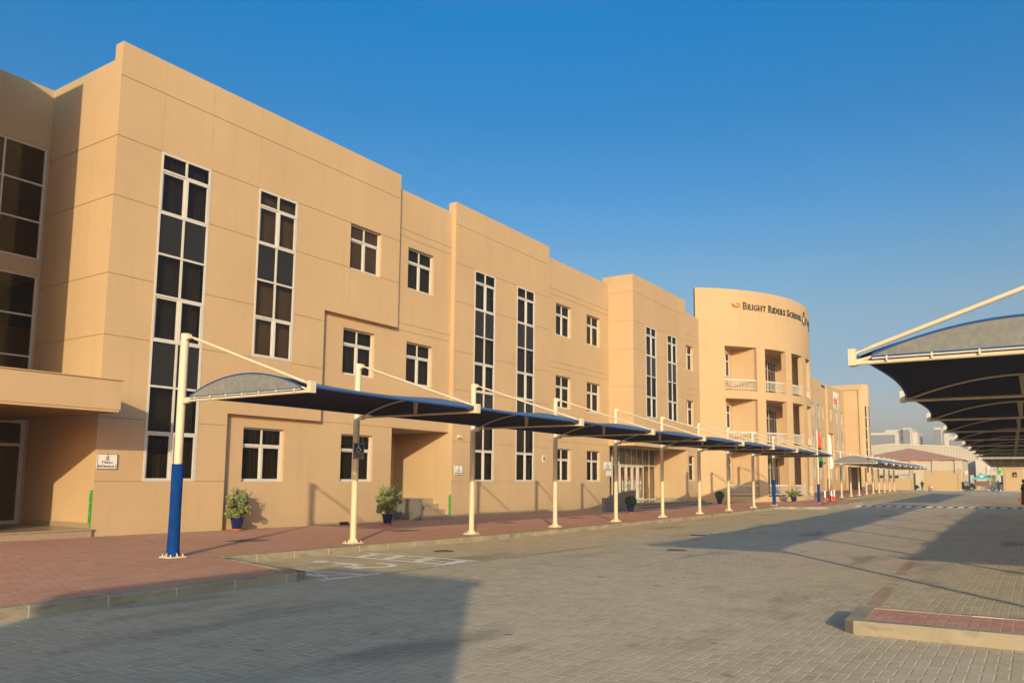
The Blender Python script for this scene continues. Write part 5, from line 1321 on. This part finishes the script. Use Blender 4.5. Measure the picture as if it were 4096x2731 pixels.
# ------------------------------------------------------------------ people
def person(x, y, z, rz, H_, label, top, leg, hair=M_HAIR, robe=None, pose=0, bag=False, vest=None):
    e = empty('person', (x, y, z), rz, label=label, cat='person', group='people beyond the gate' if y > 100 else None)
    k = H_/1.75
    vs = [(0,0,.95), (0,0,1.15), (0,.0,1.38), (0,0,1.50), (0,.02,1.60), (0,.01,1.70)]
    rs = [(.15,.11), (.13,.10), (.17,.10), (.055,.055), (.075,.09), (.065,.08)]
    ed = [(0,1), (1,2), (2,3), (3,4), (4,5)]
    for s_ in (-1, 1):
        b = len(vs); sw = .05*s_
        vs += [(s_*.09, 0, .88), (s_*.10, .02+sw*.3, .50), (s_*.10, sw, .09), (s_*.11, sw+.14, .04)]; rs += [(.085,.09), (.055,.06), (.038,.042), (.04,.03)]
        ed += [(0, b), (b, b+1), (b+1, b+2), (b+2, b+3)]
        b = len(vs); fwd = .18 if pose == 1 else .03
        vs += [(s_*.19, 0, 1.38), (s_*.24, -.02, 1.12), (s_*.22, .08+fwd, .90), (s_*.21, .11+fwd*1.2, .82), (s_*.21, .13+fwd*1.3, .74)]; rs += [(.055,.055), (.042,.042), (.028,.028), (.034,.018), (.02,.012)]
        ed += [(2, b), (b, b+1), (b+1, b+2), (b+2, b+3), (b+3, b+4)]
        h0 = b+3
        for fi in range(4):
            c = len(vs); ox = (fi-1.5)*.018
            vs += [(s_*.21, .13+fwd*1.25+ox, .765), (s_*.205, .135+fwd*1.3+ox, .70-.008*abs(fi-1.5))]; rs += [(.009,.009), (.007,.007)]; ed += [(h0, c), (c, c+1)]
        c = len(vs); vs += [(s_*.195, .17+fwd*1.25, .79)]; rs += [(.009,.009)]; ed += [(h0, c)]
    me = bpy.data.meshes.new('body'); me.from_pydata([(p[0]*k, p[1]*k, p[2]*k) for p in vs], ed, [])
    o = bpy.data.objects.new('body', me); COL.objects.link(o); o.parent = e
    md = o.modifiers.new('s', 'SKIN'); md.use_smooth_shade = True
    for i, sv in enumerate(me.skin_vertices[0].data): sv.radius = (rs[i][0]*k, rs[i][1]*k); sv.use_root = (i == 0)
    sb = o.modifiers.new('u', 'SUBSURF'); sb.levels = sb.render_levels = 1
    me.materials.append(M_SKIN)
    def sc(mb): mb.xf(lambda p: p*k)
    m_ = MB(); m_.ball((0, -.005, 1.70), .098, 14, 9, 0, (.92, 1.0, 1.0)); 
    m_.v = [(p[0], p[1]-(.03 if p[2] < 1.70 else 0), p[2]) for p in m_.v]; sc(m_); m_.build('hair', hair, e)
    m_ = MB(); m_.tube([(0, 0, .86), (0, 0, 1.0), (0, 0, 1.2), (0, 0, 1.40), (0, 0, 1.46)], [.175, .165, .165, .185, .08], 16); m_.xf(lambda p: Vector((p.x, p.y*.72, p.z)))
    for s_ in (-1, 1): m_.tube([(s_*.15, 0, 1.42), (s_*.245, -.02, 1.12), (s_*.235, .06, .96)], [.075, .062, .05], 10)
    sc(m_); m_.build('shirt', top, e)
    if vest:
        m_ = MB(); m_.tube([(0, 0, .90), (0, 0, 1.2), (0, 0, 1.41), (0, 0, 1.45)], [.19, .18, .19, .1], 16); m_.xf(lambda p: Vector((p.x, p.y*.74, p.z))); sc(m_); m_.build('vest', vest, e)
    if robe:
        m_ = MB(); m_.tube([(0, 0, .07), (0, 0, .5), (0, 0, .95), (0, 0, 1.2), (0, 0, 1.43), (0, 0, 1.5)], [.30, .25, .21, .19, .20, .09], 20); m_.xf(lambda p: Vector((p.x+.012*math.sin(p.z*9+p.y*20), p.y*.8, p.z))); 
        for s_ in (-1, 1): m_.tube([(s_*.15, 0, 1.42), (s_*.30, -.04, 1.12), (s_*.27, .12, .92)], [.085, .10, .11], 10)
        m_.ball((0, 0, 1.66), .125, 14, 9, 0, (.95, 1.0, 1.15)); sc(m_); m_.build('robe', robe, e)
    else:
        m_ = MB()
        for s_ in (-1, 1): m_.tube([(s_*.085, 0, .93), (s_*.10, .02, .5), (s_*.10, .05*s_, .08)], [.105, .08, .065], 12)
        sc(m_); m_.build('trousers', leg, e)
        m_ = MB()
        for s_ in (-1, 1): m_.box(s_*.11-.05, -.06+.05*s_, 0, s_*.11+.05, .20+.05*s_, .08)
        sc(m_); m_.build('shoes', M_CLOTHB, e)
    return e
person(2.9, 149.5, .17, R(180), 1.6, 'guard in dark uniform standing at the open gate', M_CLOTHB, M_CLOTHB)
person(9.58, 153.2, gr(153)+.1, R(150), 1.55, 'person in a teal top and dark trousers beside the black car', M_CLOTHT, M_CLOTHB, pose=1)
person(9.22, 153.0, gr(153)+.1, R(200), 1.6, 'person in dark clothes bending by the black car door', M_CLOTHG, M_CLOTHB, pose=1)
person(14.08, 152.6, gr(152)+.1, R(100), 1.68, 'steward in a lime vest beside the silver car', M_CLOTHG, M_CLOTHB, vest=M_VEST, pose=1)
pe = person(18.70, 60.0, gr(60), R(-70), 1.66, 'woman in a black abaya carrying bags at the right edge', M_CLOTHB, M_CLOTHB, robe=M_CLOTHB, pose=1)
hb = empty('handbag', (18.42, 59.9, gr(60)+.28), label='small red handbag hanging from the woman in black', cat='handbag')
m_ = MB(); m_.prism([(-.12, -.05, 0), (.12, -.05, 0), (.10, -.05, .17), (-.10, -.05, .17)], (0, .1, 0)); m_.build('bag_body', M_REDB, hb)
m_ = MB(); m_.tube([(-.08, 0, .17), (-.05, 0, .42), (0, 0, .52), (.05, 0, .42), (.08, 0, .17)], .008, 6); m_.build('strap', M_REDB, hb)

# ------------------------------------------------------------------ dusty air
m_ = MB(); m_.box(-95, -60, -1.6, 70, 462, 34)
hz = bpy.data.materials.new('haze'); hz.use_nodes = True; t_ = hz.node_tree; t_.nodes.remove(t_.nodes['Principled BSDF'])
pv = t_.nodes.new('ShaderNodeVolumePrincipled'); pv.inputs['Color'].default_value = (.86, .90, .97, 1); pv.inputs['Density'].default_value = .00075; pv.inputs['Anisotropy'].default_value = .0
t_.links.new(pv.outputs[0], t_.nodes['Material Output'].inputs['Volume'])
ho = m_.build('haze', hz); tag(ho, kind='stuff')
